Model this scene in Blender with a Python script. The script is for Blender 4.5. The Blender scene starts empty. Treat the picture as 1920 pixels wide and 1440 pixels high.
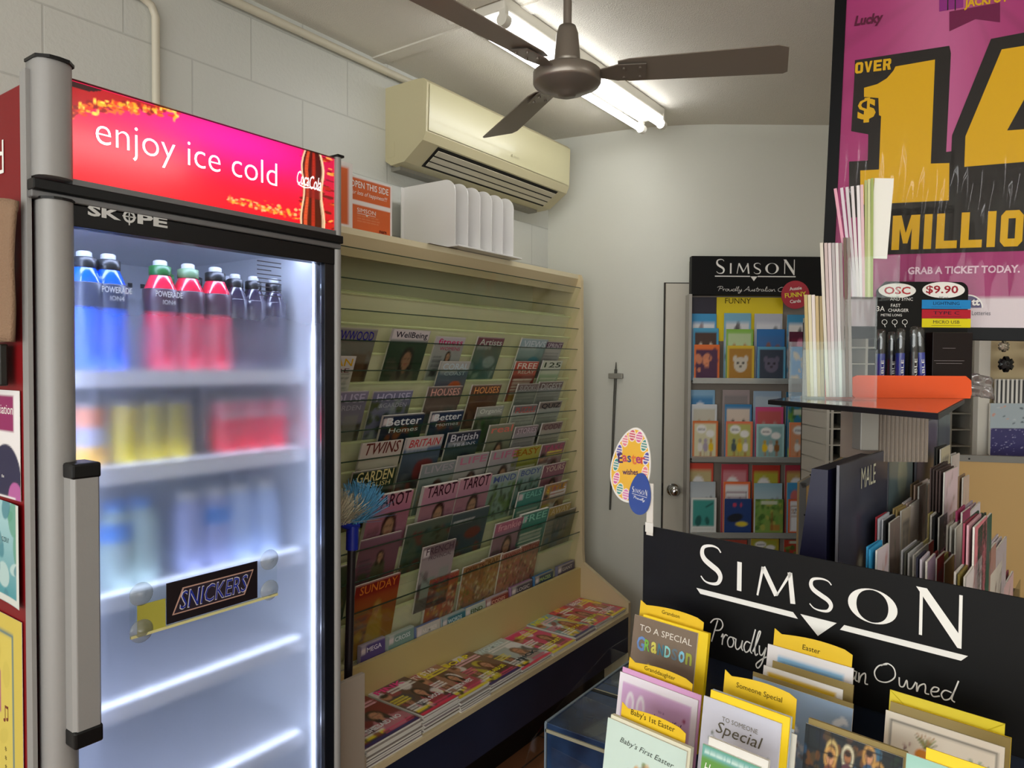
import bpy, math, random
import numpy as np
from mathutils import Matrix, Vector, noise
C = bpy.context.scene.collection
PI = math.pi
# ------------------------------------------------------------------ camera
FPX = 1350.0
YAW = math.atan(970/FPX); PITCH = math.atan(37/FPX); ROLL = math.radians(.4); EYE = 1.5
_f = Vector((-math.sin(YAW)*math.cos(PITCH), math.cos(YAW)*math.cos(PITCH), -math.sin(PITCH)))
_r0 = Vector((math.cos(YAW), math.sin(YAW), 0)); _u0 = _r0.cross(_f)
_r = _r0*math.cos(ROLL)+_u0*math.sin(ROLL); _u = -_r0*math.sin(ROLL)+_u0*math.cos(ROLL)
CAM = Vector((0, 0, EYE))
cd = bpy.data.cameras.new('camera'); cam = bpy.data.objects.new('camera', cd); C.objects.link(cam)
m = Matrix((_r, _u, -_f)).transposed().to_4x4(); m.translation = CAM; cam.matrix_world = m
cd.sensor_width = 36; cd.lens = FPX/1920*36; cd.clip_start = .05
bpy.context.scene.camera = cam
def ray(x, y): return _f+_r*((x-960)/FPX)-_u*((y-720)/FPX)
def W(r, f, z=0.0):                      # metres to the side, metres ahead, height
    return Vector((r*math.cos(YAW)-f*math.sin(YAW), r*math.sin(YAW)+f*math.cos(YAW), z))
class Plane:                              # a flat surface standing in the room; (u,v) are metres on it
    def __init__(s, o, e, up):
        s.o = Vector(o); s.e = Vector(e).normalized(); s.v = Vector(up).normalized(); s.n = s.e.cross(s.v).normalized()
    def uv(s, x, y, off=0.0):
        d = ray(x, y); o = s.o+s.n*off; t = (o-CAM).dot(s.n)/d.dot(s.n); p = CAM+d*t-o
        return p.dot(s.e), p.dot(s.v)
    def at(s, u, v, w=0.0): return s.o+s.e*u+s.v*v+s.n*w
    def mat(s, u=0, v=0, w=0, rot=0):
        m = Matrix((s.e, s.v, s.n)).transposed().to_4x4()@Matrix.Rotation(rot, 4, 'Z'); m.translation = s.at(u, v, w); return m
Z3 = Vector((0, 0, 1))
# ------------------------------------------------------------------ colour and materials
def lin(c):
    if isinstance(c, str): c = tuple(int(c[i:i+2], 16)/255 for i in (0, 2, 4))
    return tuple(x/12.92 if x <= .04045 else ((x+.055)/1.055)**2.4 for x in c[:3])
MATS = {}
def nt(m): m.use_nodes = True; return m.node_tree.nodes, m.node_tree.links, m.node_tree.nodes['Principled BSDF']
def M(name, col='808080', rough=.5, metal=0, bump=0, bscale=40, var=0, coat=0, emit=0, ecol=None, spec=.5):
    if name in MATS: return MATS[name]
    m = bpy.data.materials.new(name); N, L, b = nt(m); c = lin(col)
    b.inputs['Base Color'].default_value = (*c, 1); b.inputs['Roughness'].default_value = rough
    b.inputs['Metallic'].default_value = metal; b.inputs['Coat Weight'].default_value = coat; b.inputs['Specular IOR Level'].default_value = spec
    if emit:
        b.inputs['Emission Color'].default_value = (*lin(ecol or col), 1); b.inputs['Emission Strength'].default_value = emit
    if bump or var:
        tc = N.new('ShaderNodeTexCoord'); n = N.new('ShaderNodeTexNoise'); n.inputs['Scale'].default_value = bscale; n.inputs['Detail'].default_value = 4
        L.new(tc.outputs['Object'], n.inputs['Vector'])
        if bump:
            bp = N.new('ShaderNodeBump'); bp.inputs['Strength'].default_value = bump; bp.inputs['Distance'].default_value = .004
            L.new(n.outputs['Fac'], bp.inputs['Height']); L.new(bp.outputs[0], b.inputs['Normal'])
        if var:
            n2 = N.new('ShaderNodeTexNoise'); n2.inputs['Scale'].default_value = 3; L.new(tc.outputs['Object'], n2.inputs['Vector'])
            mx = N.new('ShaderNodeMix'); mx.data_type = 'RGBA'; mx.inputs[6].default_value = (*[x*(1-var) for x in c], 1); mx.inputs[7].default_value = (*[min(1, x*(1+var)) for x in c], 1)
            L.new(n2.outputs['Fac'], mx.inputs[0]); L.new(mx.outputs[2], b.inputs['Base Color'])
    MATS[name] = m; return m
def clear(name, tint='fdfffd', gloss=.08, rough=.03, haze=0.0, hz='ffffff'):
    if name in MATS: return MATS[name]
    m = bpy.data.materials.new(name); m.use_nodes = True; N = m.node_tree.nodes; L = m.node_tree.links; N.clear()
    o = N.new('ShaderNodeOutputMaterial'); t = N.new('ShaderNodeBsdfTransparent'); t.inputs[0].default_value = (*lin(tint), 1)
    g = N.new('ShaderNodeBsdfGlossy'); g.inputs['Roughness'].default_value = rough
    lw = N.new('ShaderNodeLayerWeight'); lw.inputs[0].default_value = .5
    pw = N.new('ShaderNodeMath'); pw.operation = 'POWER'; pw.inputs[1].default_value = 4; L.new(lw.outputs['Facing'], pw.inputs[0])
    mu = N.new('ShaderNodeMath'); mu.operation = 'MULTIPLY_ADD'; mu.inputs[1].default_value = .3; mu.inputs[2].default_value = gloss*.6; mu.use_clamp = True; L.new(pw.outputs[0], mu.inputs[0])
    mx = N.new('ShaderNodeMixShader'); L.new(mu.outputs[0], mx.inputs[0]); L.new(t.outputs[0], mx.inputs[1]); L.new(g.outputs[0], mx.inputs[2])
    last = mx
    if haze:
        d = N.new('ShaderNodeBsdfDiffuse'); d.inputs[0].default_value = (*lin(hz), 1)
        m2 = N.new('ShaderNodeMixShader'); m2.inputs[0].default_value = haze; L.new(mx.outputs[0], m2.inputs[1]); L.new(d.outputs[0], m2.inputs[2]); last = m2
    L.new(last.outputs[0], o.inputs[0]); MATS[name] = m; return m
def art_mat(name, rough=.4, coat=0, emit=0):
    if name in MATS: return MATS[name]
    m = bpy.data.materials.new(name); N, L, b = nt(m); a = N.new('ShaderNodeAttribute'); a.attribute_name = 'art'
    L.new(a.outputs['Color'], b.inputs['Base Color']); b.inputs['Roughness'].default_value = rough; b.inputs['Coat Weight'].default_value = coat
    b.inputs['Coat Roughness'].default_value = .15
    if emit: L.new(a.outputs['Color'], b.inputs['Emission Color']); b.inputs['Emission Strength'].default_value = emit
    MATS[name] = m; return m
# ------------------------------------------------------------------ mesh building
class MB:
    def __init__(s): s.v = []; s.f = []; s.mi = []; s.sm = []; s.m = []; s.x = Matrix.Identity(4)
    def mat(s, m):
        if m not in s.m: s.m.append(m)
        return s.m.index(m)
    def add(s, vs, fs, m, smooth=False):
        b = len(s.v); k = s.mat(m)
        s.v += [tuple(s.x@Vector(p)) for p in vs]
        for f in fs: s.f.append([b+i for i in f]); s.mi.append(k); s.sm.append(smooth)
        return s
    def box(s, x0, x1, y0, y1, z0, z1, m):
        v = [(x, y, z) for z in (z0, z1) for y in (y0, y1) for x in (x0, x1)]
        return s.add(v, [(0, 2, 3, 1), (4, 5, 7, 6), (0, 1, 5, 4), (2, 6, 7, 3), (0, 4, 6, 2), (1, 3, 7, 5)], m)
    def prism(s, poly, z0, z1, m, smooth=False):
        a = sum(poly[i-1][0]*poly[i][1]-poly[i][0]*poly[i-1][1] for i in range(len(poly)))
        if a < 0: poly = poly[::-1]
        n = len(poly); v = [(p[0], p[1], z0) for p in poly]+[(p[0], p[1], z1) for p in poly]
        s.add(v, [list(range(n))[::-1], [n+i for i in range(n)]], m)
        return s.add(v, [(i, (i+1) % n, n+(i+1) % n, n+i) for i in range(n)], m, smooth)
    def quad(s, a, b, c, d, m): return s.add([a, b, c, d], [(0, 1, 2, 3)], m)
    def cyl(s, p0, p1, r, m, n=16, r2=None, caps=True):
        p0 = Vector(p0); p1 = Vector(p1); r2 = r if r2 is None else r2; ax = (p1-p0).normalized()
        a = ax.orthogonal().normalized(); b = ax.cross(a)
        v = [tuple(p0+(a*math.cos(t)+b*math.sin(t))*r) for t in [2*PI*i/n for i in range(n)]]+[tuple(p1+(a*math.cos(t)+b*math.sin(t))*r2) for t in [2*PI*i/n for i in range(n)]]
        s.add(v, [(i, (i+1) % n, n+(i+1) % n, n+i) for i in range(n)], m, True)
        if caps: s.add(v, [list(range(n))[::-1], [n+i for i in range(n)]], m)
        return s
    def lathe(s, prof, m, n=20, c=(0, 0, 0)):
        v = [(c[0]+r*math.cos(2*PI*i/n), c[1]+r*math.sin(2*PI*i/n), c[2]+z) for r, z in prof for i in range(n)]
        f = [(j*n+i, j*n+(i+1) % n, (j+1)*n+(i+1) % n, (j+1)*n+i) for j in range(len(prof)-1) for i in range(n)]
        return s.add(v, f, m, True)
    def tube(s, pts, r, m, n=8):
        pts = [Vector(p) for p in pts]; rings = []; up = None
        for i, p in enumerate(pts):
            d = (pts[min(i+1, len(pts)-1)]-pts[max(i-1, 0)]).normalized()
            a = d.orthogonal().normalized() if up is None else (up-d*up.dot(d)).normalized(); up = a; b = d.cross(a)
            rr = r[i] if isinstance(r, (list, tuple)) else r
            rings += [tuple(p+(a*math.cos(2*PI*k/n)+b*math.sin(2*PI*k/n))*rr) for k in range(n)]
        f = [(j*n+i, j*n+(i+1) % n, (j+1)*n+(i+1) % n, (j+1)*n+i) for j in range(len(pts)-1) for i in range(n)]
        s.add(rings, f, m, True); e = (len(pts)-1)*n
        return s.add(rings, [list(range(n))[::-1], [e+i for i in range(n)]], m)
    def ball(s, c, r, m, n=14, sc=(1, 1, 1)):
        v = []; f = []; h = n//2
        for j in range(h+1):
            for i in range(n):
                t = PI*j/h; a = 2*PI*i/n; v.append((c[0]+r*sc[0]*math.sin(t)*math.cos(a), c[1]+r*sc[1]*math.sin(t)*math.sin(a), c[2]+r*sc[2]*math.cos(t)))
        for j in range(h):
            for i in range(n): f.append((j*n+i, (j+1)*n+i, (j+1)*n+(i+1) % n, j*n+(i+1) % n))
        return s.add(v, f, m, True)
    def ribbon(s, pts, w, z, m):          # a pen stroke lying in the xy plane; w one width or one per point
        n = len(pts); v = []
        for i, p in enumerate(pts):
            a = pts[max(i-1, 0)]; b = pts[min(i+1, n-1)]; dx, dy = b[0]-a[0], b[1]-a[1]; l = math.hypot(dx, dy) or 1
            ww = (w[i] if isinstance(w, (list, tuple)) else w)/2
            v += [(p[0]-dy/l*ww, p[1]+dx/l*ww, z), (p[0]+dy/l*ww, p[1]-dx/l*ww, z)]
        return s.add(v, [(2*i+1, 2*i+3, 2*i+2, 2*i) for i in range(n-1)], m)
    def build(s, name, parent=None, bevel=0, seg=2):
        me = bpy.data.meshes.new(name); me.from_pydata(s.v, [], s.f)
        for k in s.m: me.materials.append(k)
        me.polygons.foreach_set('material_index', s.mi); me.polygons.foreach_set('use_smooth', s.sm); me.update()
        o = bpy.data.objects.new(name, me); C.objects.link(o)
        if parent: o.parent = parent
        if bevel:
            b = o.modifiers.new('b', 'BEVEL'); b.width = bevel; b.segments = seg; b.limit_method = 'ANGLE'; b.angle_limit = .9
        return o
def tag(o, label=None, cat=None, group=None, kind=None):
    if label: o['label'] = label
    if cat: o['category'] = cat
    if group: o['group'] = group
    if kind: o['kind'] = kind
    return o
def thing(name, label, cat, mtx=None, group=None):
    o = bpy.data.objects.new(name, None); C.objects.link(o); o.empty_display_size = .02
    if mtx is not None: o.matrix_world = mtx if isinstance(mtx, Matrix) else Matrix.Translation(mtx)
    return tag(o, label, cat, group)
def spline(pts, n=6):                     # Catmull-Rom through the points
    out = []; P = [pts[0]]+list(pts)+[pts[-1]]
    for i in range(1, len(P)-2):
        for k in range(n):
            t = k/n; q = []
            for a, b, c, d in zip(P[i-1], P[i], P[i+1], P[i+2]): q.append(.5*(2*b+(c-a)*t+(2*a-5*b+4*c-d)*t*t+(3*b-a-3*c+d)*t**3))
            out.append(tuple(q))
    return out+[tuple(pts[-1])]
# ------------------------------------------------------------------ lettering
TXT = {}
def text_mesh(s, bold=0, shear=0, res=2):
    k = (s, bold, shear, res)
    if k not in TXT:
        c = bpy.data.curves.new('t', 'FONT'); c.body = s; c.offset = bold; c.shear = shear; c.resolution_u = res; c.fill_mode = 'FRONT'
        o = bpy.data.objects.new('t', c); me = bpy.data.meshes.new_from_object(o)
        v = np.zeros(len(me.vertices)*3); me.vertices.foreach_get('co', v); v = v.reshape(-1, 3)
        f = [tuple(p.vertices) for p in me.polygons]
        TXT[k] = (v, f, v.min(0), v.max(0)); bpy.data.objects.remove(o); bpy.data.meshes.remove(me); bpy.data.curves.remove(c)
    return TXT[k]
def put_text(mb, s, x, y, w=None, h=None, m=None, z=.0006, bold=0, shear=0, align='C', rot=0, res=2):
    """write s centred (or from the left) at x,y; fitted to width w and height h"""
    v, f, lo, hi = text_mesh(s, bold, shear, res); W0, H0 = hi[0]-lo[0], hi[1]-lo[1]
    sx = w/W0 if w else h/H0; sy = h/H0 if h else sx
    if not w: sx = sy
    ox = (lo[0]+hi[0])/2 if align == 'C' else lo[0]; oy = (lo[1]+hi[1])/2
    c, sn = math.cos(rot), math.sin(rot); pts = []
    for p in v:
        a, b = (p[0]-ox)*sx, (p[1]-oy)*sy; pts.append((x+a*c-b*sn, y+a*sn+b*c, z))
    up = [g if (v[g[1]][0]-v[g[0]][0])*(v[g[2]][1]-v[g[0]][1])-(v[g[2]][0]-v[g[0]][0])*(v[g[1]][1]-v[g[0]][1]) > 0 else g[::-1] for g in f]
    mb.add(pts, up, m)
# ------------------------------------------------------------------ printed pictures
class Cv:                                 # a picture sampled on a grid of points, x,y in 0..1 (y up)
    def __init__(s, w, h, c='ffffff', seed=0):
        s.w, s.h = w, h; s.X, s.Y = np.meshgrid(np.linspace(0, 1, w), np.linspace(0, 1, h)); s.a = np.zeros((h, w, 3)); s.a[:] = lin(c); s.r = np.random.RandomState(seed); s.e = 1.0/max(w, h)
    def _m(s, k, c, al=1):
        k = np.clip(k, 0, 1)[..., None]*al; s.a = s.a*(1-k)+np.array(lin(c))*k; return s
    def grad(s, c0, c1, y0=0, y1=1, hor=False):
        t = np.clip(((s.X if hor else s.Y)-y0)/(y1-y0), 0, 1)[..., None]; s.a = np.array(lin(c0))*(1-t)+np.array(lin(c1))*t; return s
    def rect(s, x0, y0, x1, y1, c, al=1):
        e = s.e; return s._m(np.minimum(np.minimum((s.X-x0)/e+.5, (x1-s.X)/e+.5), np.minimum((s.Y-y0)/e+.5, (y1-s.Y)/e+.5)), c, al)
    def ell(s, cx, cy, rx, ry, c, al=1, rot=0):
        dx, dy = s.X-cx, s.Y-cy; cr, sr = math.cos(rot), math.sin(rot); u, v = dx*cr+dy*sr, -dx*sr+dy*cr
        d = np.sqrt((u/rx)**2+(v/ry)**2); return s._m((1-d)*min(rx, ry)/s.e+.5, c, al)
    def ring(s, cx, cy, rx, ry, t, c):
        d = np.sqrt(((s.X-cx)/rx)**2+((s.Y-cy)/ry)**2); return s._m(1-np.abs(d-1)*min(rx, ry)/t, c)
    def line(s, x0, y0, x1, y1, t, c):
        dx, dy = x1-x0, y1-y0; k = np.clip(((s.X-x0)*dx+(s.Y-y0)*dy)/(dx*dx+dy*dy+1e-9), 0, 1)
        d = np.hypot(s.X-x0-k*dx, s.Y-y0-k*dy); return s._m((t/2-d)/s.e+.5, c)
    def poly(s, p, c):
        k = np.zeros_like(s.X, bool)
        for i in range(len(p)):
            x0, y0 = p[i-1]; x1, y1 = p[i]; q = ((y0 > s.Y) != (y1 > s.Y))&(s.X < (x1-x0)*(s.Y-y0)/(y1-y0+1e-12)+x0); k ^= q
        return s._m(k.astype(float), c)
    def blot(s, cols, n, r0, r1, x0=0, y0=0, x1=1, y1=1, al=.85):
        for i in range(n):
            s.ell(s.r.uniform(x0, x1), s.r.uniform(y0, y1), s.r.uniform(r0, r1), s.r.uniform(r0, r1)*.8, cols[s.r.randint(len(cols))], al, s.r.uniform(0, 3))
        return s
    def words(s, x0, y, x1, n, c, t=.018, gap=.045):
        for i in range(n):
            x = x0; yy = y-i*gap
            while x < x1-.03:
                l = s.r.uniform(.03, .1); s.line(x, yy, min(x+l, x1), yy, t, c); x += l+.03
        return s
    def person(s, cx, cy, k, skin='c89878', hair='3a2418', top='8a6a70'):
        s.ell(cx, cy-.34*k, .26*k, .26*k, top); s.ell(cx, cy-.02*k, .15*k, .19*k, hair); s.ell(cx-.09*k, cy-.14*k, .06*k, .16*k, hair); s.ell(cx+.1*k, cy-.14*k, .06*k, .16*k, hair)
        s.line(cx, cy-.1*k, cx, cy-.18*k, .08*k, skin); s.ell(cx, cy-.03*k, .1*k, .125*k, skin)
        s.ell(cx-.04*k, cy-.01*k, .018*k, .01*k, '3a2a26'); s.ell(cx+.04*k, cy-.01*k, .018*k, .01*k, '3a2a26'); s.ell(cx, cy-.09*k, .03*k, .012*k, 'a04848'); return s
def picture(name, parent, w, h, cv, z=0.0, m=None, x=0, y=0, bend=0, outline=None):
    me = bpy.data.meshes.new(name); W_, H_ = cv.w, cv.h
    co = np.stack([x+cv.X.ravel()*w, y+cv.Y.ravel()*h, z+bend*(cv.X.ravel()-.5)**2], 1)
    i = np.arange(W_*(H_-1)).reshape(H_-1, W_)[:, :-1].ravel(); q = np.stack([i, i+1, i+1+W_, i+W_], 1)
    if outline is not None:
        k = outline(cv.X.ravel(), cv.Y.ravel()); q = q[k[q].all(1)]
    me.vertices.add(len(co)); me.vertices.foreach_set('co', co.ravel()); me.loops.add(q.size); me.loops.foreach_set('vertex_index', q.ravel())
    me.polygons.add(len(q)); me.polygons.foreach_set('loop_start', np.arange(0, q.size, 4)); me.update(calc_edges=True)
    at = me.attributes.new('art', 'FLOAT_COLOR', 'POINT'); at.data.foreach_set('color', np.concatenate([cv.a.reshape(-1, 3), np.ones((len(co), 1))], 1).ravel())
    me.materials.append(m or PRINT); o = bpy.data.objects.new(name, me); C.objects.link(o)
    if parent: o.parent = parent
    return o
PRINT = art_mat('printed_gloss', .32, .25); MATTE = art_mat('printed_card', .6)
WHITE = M('white_paint', 'e4e2da', .45); PAPER = M('paper_edge', 'e8e4da', .8, bump=.3, bscale=300); BLACK = M('black_plastic', '0a0a0b', .4, spec=.3)
CREAM = M('cream_laminate', 'd6c49c', .42, var=.03); ALU = M('brushed_aluminium', '959492', .5, .12, bump=.05, bscale=200)
INK = M('black_ink', '141414', .5); WINK = M('white_ink', 'f0eee8', .5)
def ink(c): return M('ink_'+c, c, .55, spec=.2)
NUM = ['first', 'second', 'third', 'fourth', 'fifth', 'sixth', 'seventh', 'eighth', 'ninth', 'tenth', 'eleventh', 'twelfth', 'thirteenth', 'fourteenth']
# ================================================================== the room
def wall_mat():
    m = bpy.data.materials.new('painted_block_wall'); N, L, b = nt(m)
    tc = N.new('ShaderNodeTexCoord'); mp = N.new('ShaderNodeMapping'); mp.inputs['Rotation'].default_value = (PI/2, 0, PI/2)
    sp = N.new('ShaderNodeSeparateXYZ'); cb = N.new('ShaderNodeCombineXYZ'); L.new(tc.outputs['Object'], sp.inputs[0]); L.new(sp.outputs[1], cb.inputs[0]); L.new(sp.outputs[2], cb.inputs[1])
    br = N.new('ShaderNodeTexBrick'); L.new(cb.outputs[0], br.inputs['Vector']); br.inputs['Scale'].default_value = 1
    br.inputs['Brick Width'].default_value = .40; br.inputs['Row Height'].default_value = .20; br.inputs['Mortar Size'].default_value = .0035; br.inputs['Mortar Smooth'].default_value = .6
    c = lin('cfd0c9'); br.inputs['Color1'].default_value = (*c, 1); br.inputs['Color2'].default_value = (*[x*.97 for x in c], 1); br.inputs['Mortar'].default_value = (*[x*.8 for x in c], 1)
    n = N.new('ShaderNodeTexNoise'); n.inputs['Scale'].default_value = 90; L.new(tc.outputs['Object'], n.inputs['Vector'])
    ad = N.new('ShaderNodeMath'); ad.operation = 'MULTIPLY_ADD'; L.new(br.outputs['Fac'], ad.inputs[0]); ad.inputs[1].default_value = -1.0; L.new(n.outputs['Fac'], ad.inputs[2])
    bp = N.new('ShaderNodeBump'); bp.inputs['Strength'].default_value = .35; bp.inputs['Distance'].default_value = .003; L.new(ad.outputs[0], bp.inputs['Height'])
    L.new(bp.outputs[0], b.inputs['Normal']); L.new(br.outputs['Color'], b.inputs['Base Color']); b.inputs['Roughness'].default_value = .45; return m
BLOCK = wall_mat(); PLASTER = M('painted_plaster_wall', 'd3d3c8', .5, bump=.12, bscale=60, var=.035)
CEIL = M('textured_ceiling', 'e4dfd2', .9, bump=.9, bscale=260, var=.03)
def floor_mat():
    m = bpy.data.materials.new('terracotta_tiles'); N, L, b = nt(m); tc = N.new('ShaderNodeTexCoord'); br = N.new('ShaderNodeTexBrick'); br.offset = 0
    L.new(tc.outputs['Object'], br.inputs['Vector']); br.inputs['Scale'].default_value = 1; br.inputs['Brick Width'].default_value = .3; br.inputs['Row Height'].default_value = .3; br.inputs['Mortar Size'].default_value = .004
    br.inputs['Color1'].default_value = (*lin('8a5a3c'), 1); br.inputs['Color2'].default_value = (*lin('94603e'), 1); br.inputs['Mortar'].default_value = (*lin('4a382c'), 1)
    L.new(br.outputs['Color'], b.inputs['Base Color']); b.inputs['Roughness'].default_value = .35; return m
XW = -2.04; CZ = 2.655; YC = 3.15
corner = Vector((XW, YC, 0)); bend = W((1240-960)/FPX*3.48, 3.48); far_r = W(3.2, 3.48)
def struct(name, mb, **k): return tag(mb.build(name, None, **k), kind='structure')
mb = MB().box(-3, 4.6, -3.2, 6.5, -.08, 0, floor_mat()); struct('floor', mb)
mb = MB().box(-3, 4.6, -3.2, 6.5, CZ, CZ+.08, CEIL); struct('ceiling', mb)
mb = MB().box(XW-.15, XW, -3.2, YC+.02, 0, CZ, BLOCK); struct('wall_left', mb)
def slab(mb, a, b, t, z0, z1, m):         # a wall slab from a to b, thickness behind it
    d = (b-a).normalized(); n = Vector((-d.y, d.x, 0))*t
    mb.prism([(p.x, p.y) for p in (a, b, b+n, a+n)], z0, z1, m)
mb = MB(); pts = []; a_ = (corner-bend).normalized()*.28+bend; b_ = (far_r-bend).normalized()*.28+bend
arc = [corner]+[a_*(1-t)**2+bend*2*t*(1-t)+b_*t*t for t in [i/12 for i in range(13)]]+[far_r]
vs0 = [(p.x, p.y, z) for z in (0, CZ) for p in arc]; na = len(arc)
mb.add(vs0, [(i, na+i, na+i+1, i+1) for i in range(na-1)], PLASTER, True); out_ = [p+Vector((.03, .15, 0)) for p in arc]
mb.add([(p.x, p.y, z) for z in (0, CZ) for p in out_], [(i, i+1, na+i+1, na+i) for i in range(na-1)], PLASTER); struct('wall_back', mb)
mb = MB().box(-3, 4.6, -3.2, -3.05, 0, .5, PLASTER); mb.box(-3, 4.6, -3.2, -3.05, 2.45, CZ, PLASTER)
for x in (-3, -.6, 1.6, 4.3): mb.box(x, x+.3, -3.2, -3.05, .5, 2.45, PLASTER)
struct('wall_front', mb)
for i, x in enumerate((-2.7, -.3, 1.9)): tag(MB().box(x, x+(2.1 if i < 1 else 1.9 if i == 1 else 2.4), -3.13, -3.12, .5, 2.45, clear('added_window_glass', 'fdfffd', .08)).build('added_window_%d' % (i+1)), kind='structure')  # unseen windows added behind the camera to go with the fill light
la = bpy.data.lights.new('added_fill_light', 'AREA'); la.shape = 'RECTANGLE'; la.size = 6.4; la.size_y = 1.9; la.energy = 140; la.color = (.97, 1, .99)  # added area lamp behind the camera, a soft fill that lowers contrast
lo = bpy.data.objects.new('added_fill_light', la); C.objects.link(lo); lo.location = (.8, -3.04, 1.45); lo.rotation_euler = (PI/2, 0, 0)
mb = MB(); slab(mb, far_r, Vector((4.4, -3.1, 0)), .12, 0, CZ, PLASTER); struct('wall_right', mb)
# joints of the ceiling sheets: shallow cover strips
mb = MB()
for y in (.75, 1.95): mb.box(XW, 3.2, y-.03, y+.03, CZ-.006, CZ, CEIL)
struct('trim_1', mb)
BW = Plane(W(0, 3.48), W(1, 0), Z3)       # back wall, straight-on part
u0, v1 = BW.uv(1248, 532); u1 = u0+.84
DOORM = M('grey_painted_door', 'c9c4b6', .42, var=.03)
mb = MB(); mb.x = BW.mat(); GAP = M('door_gap', '3a3630', .9)
mb.box(u0-.006, u1+.006, 0, v1+.006, -.01, .002, GAP); mb.box(u0, u1, .01, v1, 0, .012, DOORM)
d = struct('door_1', mb)
ku, kv = BW.uv(1260, 917)
mb = MB(); mb.x = BW.mat(ku, kv); CHR = M('polished_chrome', 'd0d0d0', .12, 1)
mb.cyl((0, 0, .012), (0, 0, .02), .03, CHR, 20); mb.cyl((0, 0, .02), (0, 0, .045), .012, CHR); mb.ball((0, 0, .062), .026, CHR, 20, (1, 1, .8))
k = mb.build('door_knob', d); k['label'] = 'round chrome door knob'
mb = MB(); mb.x = BW.mat(u0-.004, kv); mb.box(-.004, .001, -.03, .03, .002, .006, BLACK); mb.build('latch', d)
# ------------------------------------------------------------------ pipes and conduits
PIPE = M('painted_pipe', 'cfc8b4', .45)
tag(MB().tube([(-2.02, .9, 2.615), (-2.02, 3.12, 2.615)], .014, PIPE, 12).build('conduit_pipe'), 'cream painted conduit pipe running along the block wall just under the ceiling', 'pipe')
mb = MB()
px, _ = 0, 0
P1 = Plane((XW, 0, 0), (0, 1, 0), Z3)
yy = P1.uv(287, 100)[0]; zt = P1.uv(287, 8)[1]
mb.tube([(-2.025, yy, 1.9), (-2.025, yy, zt-.04), (-2.025, yy-.012, zt-.012), (-2.025, yy-.04, zt), (-2.025, yy-.6, zt)], .011, PIPE, 12)
for z in (2.15,): mb.box(-2.04, -2.028, yy-.02, yy+.02, z-.008, z+.008, PIPE)
tag(mb.build('conduit_pipe'), 'thin cream conduit climbing the block wall behind the drinks fridge', 'pipe')
# ------------------------------------------------------------------ ceiling lights
TUBE = M('lit_tube', 'ffffff', .4, emit=9, ecol='fcfdff'); LAMPW = M('lamp_body_white', 'dcd8cc', .4)
def batten(x, y0, y1, label, zc=CZ):
    t = thing('fluorescent_light', label, 'ceiling light', (x, y0, zc), 'twin fluorescent battens'); l = y1-y0
    MB().box(-.06, .06, 0, l, -.045, 0, LAMPW).build('lamp_body', t, .006)
    for s in (-1, 1):
        MB().cyl((s*.05, .03, -.075), (s*.05, l-.03, -.075), .0145, TUBE, 14).build('tube', t)
    for y in (.012, l-.012):
        for s in (-1, 1): mb = MB(); mb.cyl((s*.05, y-.012, -.075), (s*.05, y+.016, -.075), .02, LAMPW, 14); mb.box(s*.05-.012, s*.05+.012, y-.01, y+.01, -.075, -.03, LAMPW); mb.build('lamp_holder', t, .002)
    return t
batten(-1.415, 1.83, 3.05, 'lit twin tube fluorescent batten on the ceiling behind the fan')
batten(-.1, -1.1, .12, 'added unseen lit twin tube fluorescent batten overhead behind where the picture was taken')  # batten added out of view to even out the room light
batten(1.2, 1.0, 2.22, 'added unseen lit twin tube fluorescent batten above the card displays')  # also an added batten, out of view, for softer light
batten(1.2, -1.6, -.38, 'added unseen lit twin tube fluorescent batten overhead towards the shop windows')  # another added batten out of view, fills in from behind
mb = MB().box(-1.49, -1.34, .2, 1.82, CZ-.02, CZ, CEIL)
tag(mb.build('cable_cover'), 'flat painted cable cover strip in line with the ceiling batten light', 'cable cover')
mb = MB().tube([(-1.56, .2, CZ-.012), (-1.56, 3.3, CZ-.012)], .01, PIPE)
tag(mb.build('cable_conduit'), 'thin round cable conduit clipped to the ceiling beside the batten light', 'pipe')
# a socket and cable at the near end of the batten
mb = MB(); mb.cyl((-1.50, 1.72, CZ), (-1.50, 1.72, CZ-.03), .035, LAMPW, 18); mb.cyl((-1.50, 1.72, CZ-.03), (-1.50, 1.76, CZ-.075), .028, LAMPW, 18, .022)
tag(mb.build('ceiling_socket', None, .002), 'white round ceiling socket next to the near end of the batten', 'socket')
# ------------------------------------------------------------------ ceiling fan
FM = M('brushed_nickel', '8a8278', .35, .6, bump=.04, bscale=150); FB = M('fan_blade_metal', '8c8478', .45, .35, var=.05)
hub = W(.136, 1.875); t = thing('ceiling_fan', 'brushed metal three blade ceiling fan hanging from the ceiling on a rod', 'fan', (hub.x, hub.y, 2.2))
mb = MB().cyl((0, 0, .14), (0, 0, CZ-2.2), .011, FM, 14); mb.lathe([(.0, CZ-2.2), (.05, CZ-2.2), (.045, CZ-2.24), (.012, CZ-2.27)], FM); mb.build('rod', t)
MB().lathe([(.012, .17), (.022, .168), (.028, .15), (.034, .085), (.036, .07), (.0, .07)], FM, 28).build('canopy_cup', t)
MB().lathe([(.0, .072), (.036, .072), (.04, .060), (.080, .056), (.0875, .050), (.0875, .024), (.084, .019), (.05, .002), (.024, -.004), (.022, -.009), (.0, -.010)], FM, 36).build('motor_housing', t)
base_a = math.atan2(-.085, .507)
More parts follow.
